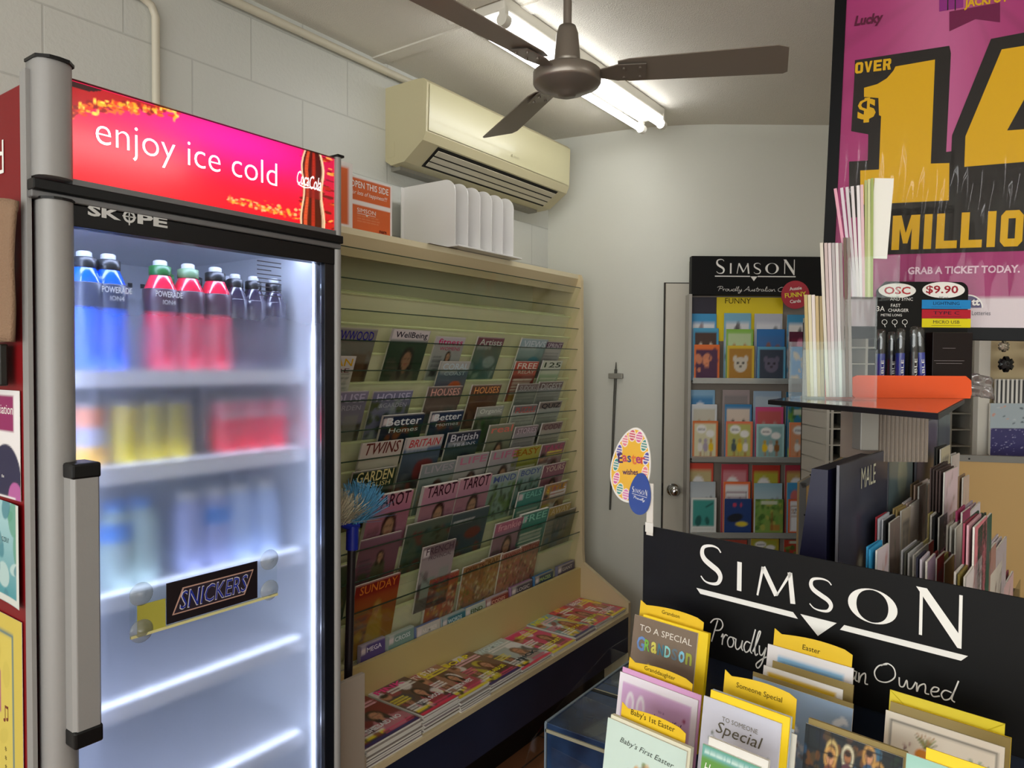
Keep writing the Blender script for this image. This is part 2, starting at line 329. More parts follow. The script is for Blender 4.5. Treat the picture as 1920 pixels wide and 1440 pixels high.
for k in range(3):
    a = base_a-YAW*0+k*2*PI/3
    d2 = W(math.cos(a), math.sin(a)); ang = math.atan2(d2.y, d2.x)
    mb = MB(); mb.x = Matrix.Rotation(ang, 4, 'Z')@Matrix.Translation((0, 0, .05))@Matrix.Rotation(math.radians(-13), 4, 'X')
    pts = [(.13, -.036), (.16, -.044), (.51, -.06), (.535, -.05), (.55, .045), (.54, .052), (.16, .046), (.13, .036)]
    mb.prism(pts, -.0012, .0012, FB)
    bl = mb.build('blade', t, .0006, 1)
    mb = MB(); mb.x = Matrix.Rotation(ang, 4, 'Z')@Matrix.Translation((0, 0, .046))@Matrix.Rotation(math.radians(-13), 4, 'X')
    mb.prism([(.07, -.012), (.13, -.032), (.2, -.03), (.2, .03), (.13, .032), (.07, .012)], -.004, -.001, FM)
    for q in (.145, .185): mb.cyl((q, .018, -.008), (q, .018, -.003), .004, FM, 8); mb.cyl((q, -.018, -.008), (q, -.018, -.003), .004, FM, 8)
    mb.build('blade_bracket', bl)
# ------------------------------------------------------------------ air conditioner
t = thing('air_conditioner', 'yellowed cream wall mounted split air conditioner high on the block wall', 'air conditioner', (XW, 1.99, 2.26))
AC = M('aged_cream_plastic', 'c9c39b', .3, coat=.12); ACD = M('aged_cream_side', 'c6bd98', .4)
prof = [(0, .02), (0, .30), (.16, .30), (.20, .295), (.215, .28), (.21, .10), (.195, .07), (.10, .005), (.03, .0)]
mb = MB(); mb.x = Matrix(((1, 0, 0, 0), (0, 0, -1, 1.02), (0, 1, 0, 0), (0, 0, 0, 1))); mb.prism(prof, 0, 1.02, ACD, False); mb.build('casing', t, .008, 3)
MB().add([(.2185, .012, .275), (.2185, 1.008, .275), (.2135, 1.008, .105), (.2135, .012, .105)], [(0, 1, 2, 3)], AC).build('front_panel', t)
mb = MB(); dirx = Vector((.095, 0, .065)).normalized(); nn = Vector((dirx.z, 0, -dirx.x))
def slot(mb, s, w, y0, y1, m, off): 
    c = Vector((.10, 0, .005))+dirx*s; a = c-dirx*w/2+nn*off; b = c+dirx*w/2+nn*off
    mb.box(0, 0, 0, 0, 0, 0, m) if 0 else mb.add([(a.x, y0, a.z), (a.x, y1, a.z), (b.x, y1, b.z), (b.x, y0, b.z)], [(0, 1, 2, 3)], m)
slot(mb, .057, .105, .09, .95, M('vent_dark', '17150f', .8), .0012); mb.build('air_outlet', t)
for s, w in ((.085, .024), (.055, .022), (.028, .02)):
    mb = MB(); c = Vector((.10, 0, .005))+dirx*s+nn*.006; a = c-dirx*w/2; b = c+dirx*w/2
    mb.add([(a.x, .1, a.z), (a.x, .94, a.z), (b.x, .94, b.z), (b.x, .1, b.z), (a.x+nn.x*.003, .1, a.z+nn.z*.003), (a.x+nn.x*.003, .94, a.z+nn.z*.003), (b.x+nn.x*.003, .94, b.z+nn.z*.003), (b.x+nn.x*.003, .1, b.z+nn.z*.003)], [(0, 3, 2, 1), (4, 5, 6, 7), (0, 1, 5, 4), (2, 3, 7, 6), (1, 2, 6, 5), (3, 0, 4, 7)], M('vent_flap', 'c9c2ac', .4)); mb.build('louvre_flap', t)
mb = MB(); mb.x = Matrix(((0, 0, 1, .2165), (1, 0, 0, .56), (0, 1, 0, .135), (0, 0, 0, 1))); mb.prism([(-.03, -.003), (-.02, -.003), (-.025, .006)], .001, .002, ink('a39c80')); put_text(mb, 'electric', .006, 0, w=.042, m=ink('a39c80'), z=.003); mb.build('badge_lettering', t)
mb = MB().box(.012, .05, -.0015, 0, .03, .09, ACD); mb.build('side_hatch', t, .001)
mb = MB().box(0, .05, .03, .98, -.012, .004, M('bracket_grey', '8d8a80', .5)); mb.build('mounting_plate', t)
# ================================================================== drinks fridge
FX = -1.32; FP = Plane((FX, 0, 0), (0, 1, 0), Z3); Y0, Y1 = .497, 1.142
fr = thing('drinks_fridge', 'tall silver and red glass door drinks fridge with a lit red enjoy ice cold header', 'fridge', (FX, Y0, 0))
FW = Y1-Y0; RED = M('fridge_red', '7a0c13', .45, var=.04, spec=.2); LINER = M('white_liner', 'e9edf2', .4)
DK = M('dark_gasket', '0b0d12', .35); ADK = M('grey_trim', '6f6f70', .4, .4)
yl, yr = .062, FW-.016                                # inside of the columns
mb = MB(); mb.box(-.685, -.03, 0, .02, .05, 1.955, RED); mb.box(-.685, -.03, FW-.02, FW, .05, 1.955, RED)
mb.box(-.685, -.675, .02, FW-.02, .05, 1.955, RED); mb.box(-.675, -.03, .02, FW-.02, 1.935, 1.955, RED); mb.box(-.675, -.03, .02, FW-.02, .05, .28, BLACK)
mb.build('cabinet', fr, .003)
mb = MB(); mb.box(-.66, -.035, .02, .045, .28, 1.78, LINER); mb.box(-.66, -.035, FW-.045, FW-.02, .28, 1.78, LINER); mb.box(-.672, -.66, .02, FW-.02, .28, 1.78, LINER)
mb.box(-.66, -.035, .045, FW-.045, 1.76, 1.78, LINER); mb.box(-.66, -.035, .045, FW-.045, .28, .30, LINER); mb.build('liner', fr)
# small square air holes across the back of the liner
mb = MB()
for i in range(15):
    for z in (1.70, 1.655, 1.55): mb.box(-.659, -.658, .07+i*.034, .082+i*.034, z, z+.012, DK)
for i in range(15): pass
mb.build('air_vent_grille', fr)
def column(y0, y1, z0, z1, x=.0, r=.022):
    mb = MB(); pts = []; n = 8; w = y1-y0
    for i in range(n+1):
        a = PI*i/n; pts.append((x+r*math.sin(a)**.8 if 0 < i < n else x, y0+w*(1-math.cos(a))/2))
    pts = [(x-.03, y0)]+pts+[(x-.03, y1)]
    mb.prism(pts, z0, z1, ALU, True); return mb
zh0 = FP.uv(137, 335)[1]; zh1 = FP.uv(137, 150)[1]; ztop = 1.99
mb = column(.006, yl, zh0-.006, ztop); mb.build('header_column', fr)
mb = MB().prism([(-.03, .004), (.012, .004), (.026, .02), (.028, .034), (.026, .05), (.01, .064), (-.03, .064)], ztop, ztop+.005, BLACK); mb.build('column_cap', fr)
column(yr, FW, zh0-.012, ztop-.012, r=.008).build('header_column', fr)
mb = MB().box(-.03, .012, yr-.001, FW+.002, ztop-.012, ztop-.007, BLACK); mb.build('column_cap', fr)
mb = MB(); mb.box(-.03, .004, yl, yr, zh1+.001, ztop-.015, ADK); mb.box(-.03, .004, yl, yr, zh0-.012, zh0-.001, ADK); mb.build('header_frame', fr, .002)
mb = MB(); mb.box(-.028, .012, .0, FW, zh0-.030, zh0-.012, BLACK); mb.box(-.028, .004, .0, FW, zh0-.042, zh0-.03, ADK); mb.build('header_gap', fr, .002)
mb = MB(); mb.box(-.035, -.012, -.001, .006, .06, ztop-.015, ALU); mb.build('corner_strip', fr)
# lit header picture
cv = Cv(240, 84, 'e01426', 5); hw = yr-yl; hh = zh1-zh0
cv.grad('dc1222', 'e4153c', 0, .9)
d = np.exp(-(((cv.X-.55)/.36)**2+((cv.Y-.86)/.30)**2)); cv._m(d*1.0, 'f2189a', .85)
cv.poly([(0, 1), (0, .62), (.05, .74), (.12, .86), (.24, .93), (.3, 1)], 'a01018')
cv.poly([(0, 1), (0, .93), (.06, .94), (.1, 1)], '2a0508')
for i in range(150):
    t = cv.r.uniform(0, 1); x = t*.34; y = .62+.36*(t**.45)+cv.r.normal(0, .035); cv.ell(x, y, cv.r.uniform(.003, .012), cv.r.uniform(.008, .03), ['f0a020', 'e8641c', 'ffd050', '7a1010', 'c83018'][cv.r.randint(5)], .9)
for i in range(120):
    t = cv.r.uniform(0, 1); cv.ell(.52+t*.34, .1-.06*t+abs(cv.r.normal(0, .05))*(.4+t), cv.r.uniform(.003, .009), cv.r.uniform(.006, .02), ['f0a030', 'ffb070', 'e85020'][cv.r.randint(3)], .85)
cv.rect(.84, 0, 1, 1, '8a1410', .55); cv.blot(['d07820', '5a0c08', 'f0a848', '30140c', 'b02010'], 90, .006, .03, .84, 0, 1, 1, .8)
bx = lambda y: .905+.012*math.sin((y-.2)*5)
for k in range(60):
    y = k/59; w = .050+.008*math.sin(y*8+1)-.016*max(0, y-.75)*4; x = .892+(y-.5)*.004
    cv.rect(x-w, y-.012, x+w, y+.012, '401008')
    cv.rect(x-w*.75, y-.012, x-w*.45, y+.012, 'c04828'); cv.rect(x-.1*w, y-.012, x+.2*w, y+.012, '9a2414'); cv.rect(x+w*.8, y-.012, x+w*.95, y+.012, 'e8c8a0', .6)
cv.rect(.842, .38, .942, .64, '7c1410', .6); [cv.line(.892+s_*(.050+.008*math.sin(k*.8+1)-.016*max(0, k/10-.75)*4), k/10, .892+s_*(.050+.008*math.sin((k+1)*.8+1)-.016*max(0, (k+1)/10-.75)*4), (k+1)/10, .006, 'e8c8a0') for k in range(10) for s_ in (-1, 1)]
HP = art_mat('backlit_print', .15, .3, .85)
hx = Matrix(((0, 0, 1, -.002), (1, 0, 0, yl), (0, 1, 0, zh0), (0, 0, 0, 1)))
o = picture('header_panel', fr, hw, hh, cv, 0, HP); o.matrix_local = hx
LIT = M('backlit_white', 'ffffff', .3, emit=1.2)
mb = MB()
def hp(x, y): a, b = FP.uv(x, y); return a-Y0-yl, b-zh0
x0, yb = hp(180, 253); x1, yb1 = hp(520, 333)
put_text(mb, 'enjoy ice cold', (x0+x1)/2, (yb+yb1)/2-.0, w=x1-x0, h=.064, m=LIT, z=.0012, res=4, bold=-.012)
mb.build('lettering', o)
mb = MB(); cx, cy = hp(580, 340); put_text(mb, 'Coca', cx-.017, cy+.003, w=.032, h=.030, m=LIT, z=.0016, shear=.35); put_text(mb, 'Cola', cx+.017, cy-.001, w=.032, h=.030, m=LIT, z=.0016, shear=.35)
mb.ribbon(spline([(cx-.03, cy-.012), (cx-.012, cy-.016), (cx+.01, cy-.012), (cx+.03, cy-.014)]), .002, .0016, LIT)
mb.build('bottle_lettering', o)
# ---- the door
zd1 = zh0-.044; zb1 = FP.uv(137, 376)[1]; zg1 = FP.uv(137, 424)[1]
column(.012, yl, .06, zd1, r=.024).build('door_stile', fr)
mb = MB().prism([(-.03, .01), (.012, .01), (.026, .024), (.028, .036), (.024, .052), (.01, .063), (-.03, .063)], zd1, zd1+.004, BLACK); mb.build('stile_cap', fr)
column(yr-.002, FW, .06, zd1, r=.008).build('door_stile', fr)
mb = MB(); mb.box(-.03, .002, yl, yr-.002, zg1, zd1, BLACK); mb.box(-.03, .002, yl, yr-.002, .06, .2, BLACK); mb.box(-.03, .001, yr-.03, yr-.002, .2, zg1, DK); mb.build('door_border', fr, .001)
mb = MB(); mb.x = Matrix(((0, 0, 1, .0025), (1, 0, 0, 0), (0, 1, 0, 0), (0, 0, 0, 1)))
a = FP.uv(162, 400); b = FP.uv(313, 413); oc = ((a[0]+b[0])/2-Y0, (a[1]+b[1])/2); BADGE = M('badge_silver', 'c9c9c6', .3, .3)
put_text(mb, 'SK', oc[0]-.0425, (a[1]+b[1])/2, w=.056, h=.019, m=BADGE, bold=.04); put_text(mb, 'PE', oc[0]+.0425, (a[1]+b[1])/2, w=.056, h=.019, m=BADGE, bold=.04)
oc = ((a[0]+b[0])/2-Y0, (a[1]+b[1])/2)
for k in range(24):
    t0, t1 = 2*PI*k/24, 2*PI*(k+1)/24; mb.quad((oc[0]+.007*math.cos(t0), oc[1]+.007*math.sin(t0), .0006), (oc[0]+.011*math.cos(t0), oc[1]+.011*math.sin(t0), .0006), (oc[0]+.011*math.cos(t1), oc[1]+.011*math.sin(t1), .0006), (oc[0]+.007*math.cos(t1), oc[1]+.007*math.sin(t1), .0006), BADGE)
mb.box(oc[0]-.001, oc[0]+.001, oc[1]-.015, oc[1]+.015, 0, .0008, BADGE); mb.box(oc[0]-.012, oc[0]+.012, oc[1]-.001, oc[1]+.001, 0, .0008, BADGE)
mb.build('badge_lettering', fr)
# glass with condensation: clear near the top, fogged lower down
def fog_mat():
    m = bpy.data.materials.new('fogged_door_glass'); m.use_nodes = True; N = m.node_tree.nodes; L = m.node_tree.links; N.clear()
    o = N.new('ShaderNodeOutputMaterial'); tc = N.new('ShaderNodeTexCoord'); sp = N.new('ShaderNodeSeparateXYZ'); L.new(tc.outputs['Object'], sp.inputs[0])
    n = N.new('ShaderNodeTexNoise'); n.inputs['Scale'].default_value = 6; n.inputs['Detail'].default_value = 5; L.new(tc.outputs['Object'], n.inputs['Vector'])
    ad = N.new('ShaderNodeMath'); ad.operation = 'MULTIPLY_ADD'; L.new(n.outputs['Fac'], ad.inputs[0]); ad.inputs[1].default_value = .08; L.new(sp.outputs[2], ad.inputs[2])
    mr = N.new('ShaderNodeMapRange'); mr.inputs['From Min'].default_value = 1.69; mr.inputs['From Max'].default_value = 1.60; L.new(ad.outputs[0], mr.inputs['Value'])
    r = N.new('ShaderNodeMath'); r.operation = 'MULTIPLY_ADD'; L.new(mr.outputs[0], r.inputs[0]); r.inputs[1].default_value = .42; r.inputs[2].default_value = .01
    rf = N.new('ShaderNodeBsdfRefraction'); rf.inputs['IOR'].default_value = 1.3; rf.inputs['Color'].default_value = (*lin('f6f9ff'), 1); L.new(r.outputs[0], rf.inputs['Roughness'])
    gl = N.new('ShaderNodeBsdfGlossy'); gl.inputs['Roughness'].default_value = .08
    fr_ = N.new('ShaderNodeFresnel'); fr_.inputs[0].default_value = 1.3
    m1 = N.new('ShaderNodeMixShader'); L.new(fr_.outputs[0], m1.inputs[0]); L.new(rf.outputs[0], m1.inputs[1]); L.new(gl.outputs[0], m1.inputs[2])
    tl = N.new('ShaderNodeBsdfTranslucent'); tl.inputs[0].default_value = (*lin('eef3ff'), 1)
    # drips
    mp = N.new('ShaderNodeMapping'); mp.inputs['Scale'].default_value = (1, 50, 8); L.new(tc.outputs['Object'], mp.inputs[0])
    n2 = N.new('ShaderNodeTexNoise'); n2.inputs['Scale'].default_value = 1; n2.inputs['Detail'].default_value = 3; L.new(mp.outputs[0], n2.inputs['Vector'])
    m3 = N.new('ShaderNodeMapRange'); m3.inputs['From Min'].default_value = .35; m3.inputs['From Max'].default_value = .7; m3.inputs['To Min'].default_value = .06; m3.inputs['To Max'].default_value = .14; L.new(n2.outputs['Fac'], m3.inputs['Value'])
    m4 = N.new('ShaderNodeMath'); m4.operation = 'MULTIPLY'; L.new(m3.outputs[0], m4.inputs[0]); L.new(mr.outputs[0], m4.inputs[1])
    m2 = N.new('ShaderNodeMixShader'); L.new(m4.outputs[0], m2.inputs[0]); L.new(m1.outputs[0], m2.inputs[1]); L.new(tl.outputs[0], m2.inputs[2]); L.new(m2.outputs[0], o.inputs[0]); return m
MB().box(-.016, -.010, yl+.001, yr-.031, .2, zg1, fog_mat()).build('door_glass', fr)
# handle
za = FP.uv(150, 872)[1]; zb = FP.uv(150, 1405)[1]; HX = Plane((FX+.05, 0, 0), (0, 1, 0), Z3); za = HX.uv(160, 872)[1]; zb = HX.uv(160, 1398)[1]; h0 = HX.uv(134, 1000)[0]-Y0; h1 = HX.uv(187, 1000)[0]-Y0
mb = MB(); mb.prism([(.0, h0), (.047, h0), (.055, h0+.004), (.055, h1-.004), (.05, h1), (.03, h1), (.03, h0+.02), (0, h0+.02)], zb+.028, za-.02, ALU); hd = mb.build('door_handle', fr, .002)
for z0, z1 in ((za-.022, za+.004), (zb, zb+.03)): MB().box(.0, .057, h0-.001, h1+.001, z0, z1, BLACK).build('handle_cap', hd, .004)
# LED strips, shelves
LED = M('fridge_led', 'ffffff', .4, emit=22, ecol='d4e0ff')
for y0, y1 in ((.047, .0605), (FW-.0455, FW-.03)):
    MB().box(-.045, -.040, y0, y1, .32, 1.74, LED).build('light_strip', fr)
MB().box(-.09, -.06, .06, FW-.06, 1.752, 1.758, LED).build('light_strip', fr)
FI = Plane((FX-.07, 0, 0), (0, 1, 0), Z3)
sz = [FI.uv(300, 697)[1], FI.uv(300, 872)[1], FI.uv(300, 1098)[1], FI.uv(300, 1295)[1], .62]
SHW = M('shelf_white', 'f4f5f8', .4)
for z in sz:
    s = MB()
    s.box(-.64, -.075, .05, FW-.05, z-.006, z, SHW); s.build('shelf', fr, .001)
    MB().box(-.082, -.077, .06, FW-.06, z+.0002, z+.0035, M('shelf_led', 'ffffff', .4, emit=7, ecol='dce6ff')).build('shelf_light', fr)
    s = MB().box(-.075, -.068, .05, FW-.05, z-.028, z+.004, SHW); s.build('price_strip', fr, .001)
print('shelves', sz)
# sticker on the glass, white notice
ST = M('notice_print', 'b9bcc6', .6)
mb = MB(); a = FP.uv(487, 487); 
for i in range(9): mb.box(-.0095, -.009, a[0]-Y0, a[0]-Y0+(.06 if i not in (2, 6) else .035), a[1]-i*.009-.002, a[1]-i*.009, M('notice_ink', '55586a', .7))
mb.build('glass_notice_lettering', fr)
# ---- things inside the fridge
def bottle(name, label, y, z, x, r, h, liquid, capc, cat='bottle', group=None, band=None, sip=True, text=None):
    t = thing(name, label, cat, (FX+x, y, z+.0015), group)
    MB().lathe([(0, 0), (r*.9, 0), (r, .01), (r, h*.5), (r*.93, h*.55), (r, h*.6), (r*.98, h*.72), (r*.6, h*.86), (r*.5, h*.88)], liquid, 20).build('bottle_body', t)
    if band: MB().lathe([(r*1.01, h*.53), (r*1.02, h*.54), (r*1.02, h*.73), (r*.98, h*.735)], band, 20).build('bottle_label', t)
    mb = MB(); mb.lathe([(r*.62, h*.86), (r*.64, h*.865), (r*.64, h*.94), (r*.5, h*.95), (0, h*.95)], capc, 18)
    if sip: mb.lathe([(r*.42, h*.95), (r*.4, h*.99), (r*.3, h), (0, h)], M('clear_cap', 'd9dce0', .25), 14)
    mb.build('bottle_cap', t); return t
blue = M('blue_drink', '0a62e8', .15, coat=.5); red = M('red_drink', 'd0203e', .15, coat=.5); purple = M('dark_purple_drink', '2c2438', .15, coat=.5)
bk = M('black_cap', '15171a', .35); gn = M('green_cap', '1c5a28', .35); blab = M('dark_label', '18233c', .35); rlab = M('dark_red_label', '3a1c2a', .35)
FS = Plane((FX-.13, 0, 0), (0, 1, 0), Z3)
for i, (px, liq, cap, lb, lab) in enumerate([(158, blue, bk, blab, 'blue sports drink bottle beside the handle on the top fridge shelf'), (203, blue, bk, blab, 'blue sports drink bottle beside the gap on the top fridge shelf'),
    (300, red, gn, rlab, 'red sports drink bottle with a bright green cap on the top fridge shelf'), (352, red, M('olive_cap', '5f7a58', .4), rlab, 'red sports drink bottle with a pale green cap on the top fridge shelf'), (403, red, bk, rlab, 'red sports drink bottle with a black cap on the top fridge shelf'),
    (440, purple, bk, purple, 'dark purple drink bottle next to the red ones on the top fridge shelf'), (474, purple, bk, purple, 'dark purple drink bottle in the middle of three on the top fridge shelf'), (512, purple, bk, purple, 'dark purple drink bottle next to the door hinge on the top fridge shelf')]):
    y = FS.uv(px, 600)[0]; t = bottle('sports_drink_bottle', lab, y, sz[0], -.13, .033 if i < 5 else .028, .225 if i < 5 else .215, liq, cap, group='sports drinks on the top fridge shelf', band=lb)
    if i in (1, 2):
        mb = MB(); mb.x = Matrix(((0, 0, 1, .0345), (1, 0, 0, 0), (0, 1, 0, .148), (0, 0, 0, 1))); put_text(mb, 'POWERADE', 0, .006, w=.056, h=.012, m=WINK, bold=.02); put_text(mb, 'ION4', 0, -.01, w=.026, h=.009, m=WINK); mb.build('label_lettering', t)
for i, (px, liq, cap, lab) in enumerate([(140, blue, bk, 'second row blue drink bottle behind the front blue ones'), (330, red, gn, 'second row red drink bottle behind the red ones with a green cap'), (385, purple, bk, 'second row black capped bottle behind the red ones'), (455, purple, bk, 'second row dark bottle behind the purple drinks')]):
    y = FS.uv(px, 600)[0]+.02; bottle('sports_drink_bottle', lab, y, sz[0], -.215, .032, .22, liq, cap, group='sports drinks on the top fridge shelf')
def can(name, label, y, z, x, r, h, cols, group):
    t = thing(name, label, 'drink', (FX+x, y, z+.0015), group); mb = MB(); n = len(cols)
    prof = [(0, 0), (r*.8, 0), (r, h*.06)]; MB().lathe(prof, ALU, 18).build('can_base', t)
    mb.lathe([(r, h*.06)]+[(r, h*.06+h*.86*(1/n))], M('can_'+cols[0], cols[0], .25, coat=.3), 18)
    for k in range(1, n): mb.lathe([(r, h*.06+h*.86*k/n), (r, h*.06+h*.86*(k+1)/n)], M('can_'+cols[k], cols[k], .25, coat=.3), 18)
    mb.build('can_body', t); MB().lathe([(r, h*.92), (r*.84, h*.98), (r*.84, h), (r*.76, h*.98), (0, h*.98)], ALU, 18).build('can_lid', t); return t
hz = .125
for i, (px, cols, lab, x) in enumerate([(160, ['f0b418', 'c8c8e0', 'd0784a'], 'orange white and yellow drink can beside the handle on the second fridge shelf', -.12),
    (228, ['d9c31e', 'd2bb20', 'c8b02a'], 'yellow drink can beside the striped can on the second fridge shelf', -.12), (275, ['d9c31e', 'bfae2a', 'a89a2c'], 'yellow drink can in the middle of three on the second fridge shelf', -.12), (322, ['d9c31e', 'b5a42a', 'a0922c'], 'yellow drink can beside the gap on the second fridge shelf', -.12),
    (415, ['f01838', 'ee2442', 'd06a78'], 'red cola can beside the gap on the second fridge shelf', -.12), (460, ['f01838', 'ee2442', 'd06a78'], 'red cola can in the middle of three on the second fridge shelf', -.12), (505, ['f01838', 'ee2442', 'd06a78'], 'red cola can next to the hinge on the second fridge shelf', -.12)]):
    y = FS.uv(px, 820)[0]; t = can('drink_can', lab, y, sz[1], x, .0305, hz, cols, 'cans on the second fridge shelf')
    if i >= 4:
        mb = MB(); mb.x = Matrix(((0, 0, 1, .0315), (1, 0, 0, 0), (0, 1, 0, .09), (0, 0, 0, 1))); put_text(mb, 'Coca-Cola', 0, 0, w=.046, h=.018, m=WINK, shear=.35); mb.build('can_lettering', t)
for k in range(3):
    y = FS.uv([250, 300, 470][k], 820)[0]+.02; can('drink_can', 'second row can behind the '+['pair of yellow cans', 'gap next to the yellow cans', 'red cola cans'][k], y, sz[1], -.2, .03, hz, [['c8b428', 'b8a830', 'a89a2c'], ['c8b428', 'b8a830', 'a89a2c'], ['d01838', 'c82442', 'b05a68']][k], 'cans on the second fridge shelf')
wat = M('water_pale_blue', 'b9cdf0', .2, coat=.4); wlab = M('water_label_blue', '4a8ad8', .4); pal = M('pale_violet_pack', 'a9b0dc', .3); grn = M('pale_green_pack', 'b7cfc6', .3)
for i, (px, body, cap, lb, lab) in enumerate([(215, grn, wlab, wlab, 'pale green water bottle with a blue cap beside the handle on the third fridge shelf'), (262, grn, wlab, None, 'pale green water bottle second from the handle on the third fridge shelf'),
    (350, pal, WHITE, None, 'pale violet bottle beside the green ones on the third fridge shelf'), (400, pal, WHITE, wlab, 'pale violet bottle with a blue band on the third fridge shelf'), (445, wat, WHITE, None, 'pale blue water bottle with a white cap on the third fridge shelf'), (492, wat, WHITE, None, 'pale blue water bottle next to the hinge on the third fridge shelf')]):
    y = FS.uv(px, 1000)[0]; bottle('water_bottle', lab, y, sz[2], -.13, .034, .175, body, cap, group='bottles on the third fridge shelf', band=lb, sip=False)
# snack holder stuck to the glass
SN = Plane((FX-.004, 0, 0), (0, 1, 0), Z3)
a = SN.uv(245, 1195); b = SN.uv(520, 1052); t = thing('snack_holder', 'clear acrylic holder with a dark chocolate bar card, suction cupped to the fridge glass', 'display holder', (FX-.009, a[0], a[1]))
w = b[0]-a[0]; h = SN.uv(245, 1115)[1]-a[1]
AC_ = clear('clear_acrylic', 'fcfefd', .025)
MB().box(.001, .004, 0, w, 0, h, AC_).build('holder_panel', t)
MB().box(.002, .007, 0, w, -.004, .001, M('yellow_edge_strip', 'e2dc9a', .3)).build('bottom_rail', t)
c0 = SN.uv(312, 1140)[0]-a[0]; c1 = SN.uv(482, 1095)[0]-a[0]
mb = MB().box(.0045, .0065, c0, c1, .004, h+.004, M('chocolate_brown', '191014', .4)); cd_ = mb.build('display_card', t)
mb = MB(); mb.x = Matrix(((0, 0, 1, .007), (1, 0, 0, (c0+c1)/2), (0, 1, 0, h/2+.004), (0, 0, 0, 1)))
q = [(-.5, -.36), (.38, -.36), (.5, .36), (-.38, .36)]; ww, hh_ = (c1-c0)*.9, h*.86
mb.prism([(x*ww, y*hh_) for x, y in q], 0, .0004, ink('c8a090')); mb.prism([(x*ww*.96, y*hh_*.90) for x, y in q], .0004, .0008, ink('2c2430')); put_text(mb, 'SNICKERS', 0, 0, w=ww*.84, h=hh_*.54, m=ink('d8d4dc'), z=.0012, bold=.015, shear=.2); put_text(mb, 'SNICKERS', 0, 0, w=ww*.82, h=hh_*.49, m=ink('24349c'), z=.0016, bold=-.004, shear=.2); mb.build('card_lettering', cd_)
mb = MB().box(.0045, .006, .012, c0-.002, .0, h*.7, M('yellow_wrapper', 'b5b04a', .3)); mb.build('wrapper', t)
CUP = clear('suction_cup_rubber', 'd8dcd8', .14, .2, .25, 'c8ccca')
for y, z in ((.02, h*.95), (.02, .006), (w-.02, h*1.0), (w-.02, .012)):
    mb = MB(); mb.x = Matrix(((0, 0, 1, .004), (1, 0, 0, y), (0, 1, 0, z), (0, 0, 0, 1))); mb.lathe([(.022, 0), (.0215, .002), (.012, .003), (.006, .006), (.005, .008), (0, .008)], CUP, 24); mb.build('suction_cup', t)
# ---- papers and writing on the red side of the fridge
SP = Plane((0, Y0, 0), (1, 0, 0), Z3)          # faces the room's near end (normal is -Y)
mb = MB(); mb.x = Matrix.Translation((-FX, -Y0, 0))@SP.mat(0, 0, .0006)
a = SP.uv(8, 290); put_text(mb, 'enjoy ice cold', a[0]-.20, a[1]-.012, w=.40, h=.075, m=WINK, res=4); mb.build('side_lettering', fr)
cv = Cv(40, 60, '8e0f16', 3); cv.blot(['c04018', '6a0a10', 'd87028'], 60, .01, .05, .1, .3, .9, .9, .4)
def sheet(name, label, px_r, py_t, py_b, w, cvx, off=.002, cat='notice', wr=0, bend=0, rot=0):
    u1, v1 = SP.uv(px_r, (py_t+py_b)/2); vt = SP.uv(px_r, py_t)[1]; vb = SP.uv(px_r, py_b)[1]
    t = thing(name, label, cat, SP.mat(u1-w, vb, off, rot)); picture('print', t, w, vt-vb, cvx, .0008+wr, MATTE, bend=bend); MB().box(0, w, 0, vt-vb, 0, .0006, PAPER).build('sheet', t) if not bend else None
    return t, w, vt-vb
cv = Cv(60, 80, 'e4e0e0', 2); cv.rect(0, .62, .88, .95, '8a1658'); cv.ell(.72, .16, .3, .34, '1c1a40'); cv.ell(.9, .02, .14, .14, 'b05a98'); cv.rect(0, 0, .9, .02, 'e4e0e0')
t, w, h = sheet('notice', 'white and magenta association notice stuck on the red side of the fridge', 41, 733, 940, .21, cv)
mb = MB(); put_text(mb, 'association', w*.62, h*.82, w=w*.5, m=WINK, z=.001); put_text(mb, 'the', w*.66, h*.2, h=.006, m=WINK, z=.0016); mb.build('lettering', t)
cv = Cv(60, 80, '8fb6bd', 4); cv.grad('2f8a94', '9cc4c8', 0, .8); cv.rect(.0, 0, .3, .5, '7aa860', .5); cv.blot(['3e7f8c', 'b8d0cc', '5a9a80'], 16, .05, .18); cv.rect(.93, 0, 1, 1, 'd8d8d0'); cv.rect(0, 0, 1, .07, 'd0d4cc')
t, w, h = sheet('notice', 'teal and green printed flyer with a curled torn edge on the fridge side', 45, 948, 1142, .2, cv, bend=.02); mb = MB(); put_text(mb, 'COUNTRY', w*.74, h*.62, w=w*.3, m=ink('3a5a60'), z=.002); mb.build('lettering', t)
cv = Cv(60, 80, 'cdb84e', 6); cv.rect(0, 0, .84, .91, '58767a'); cv.rect(0, 0, .81, .89, 'd3c056'); cv.rect(0, .45, .58, .68, 'a0457a'); cv.blot(['b8a840'], 8, .05, .1, .1, .1, .7, .8, .3)
t, w, h = sheet('notice', 'yellow flyer with a blue border and music notes low on the fridge side', 46, 1168, 1520, .22, cv)
mb = MB(); nx, ny = w*.78-.028, h*.42; NK = ink('7a3a2c')
for (ax, ay) in ((0, 0), (.012, .004)): mb.prism([(nx+ax+.004*math.cos(k), ny+ay+.003*math.sin(k)) for k in [2*PI*i/12 for i in range(12)]], .001, .0014, NK); mb.box(nx+ax+.003, nx+ax+.0042, ny+ay, ny+ay+.024, .001, .0014, NK)
mb.box(nx+.003, nx+.016, ny+.023, ny+.027, .001, .0014, NK)
for i in range(3): put_text(mb, '*', nx+.004, ny-.05-.016*i, h=.009, m=ink('3a2a20'), z=.0012)
mb.build('lettering', t)
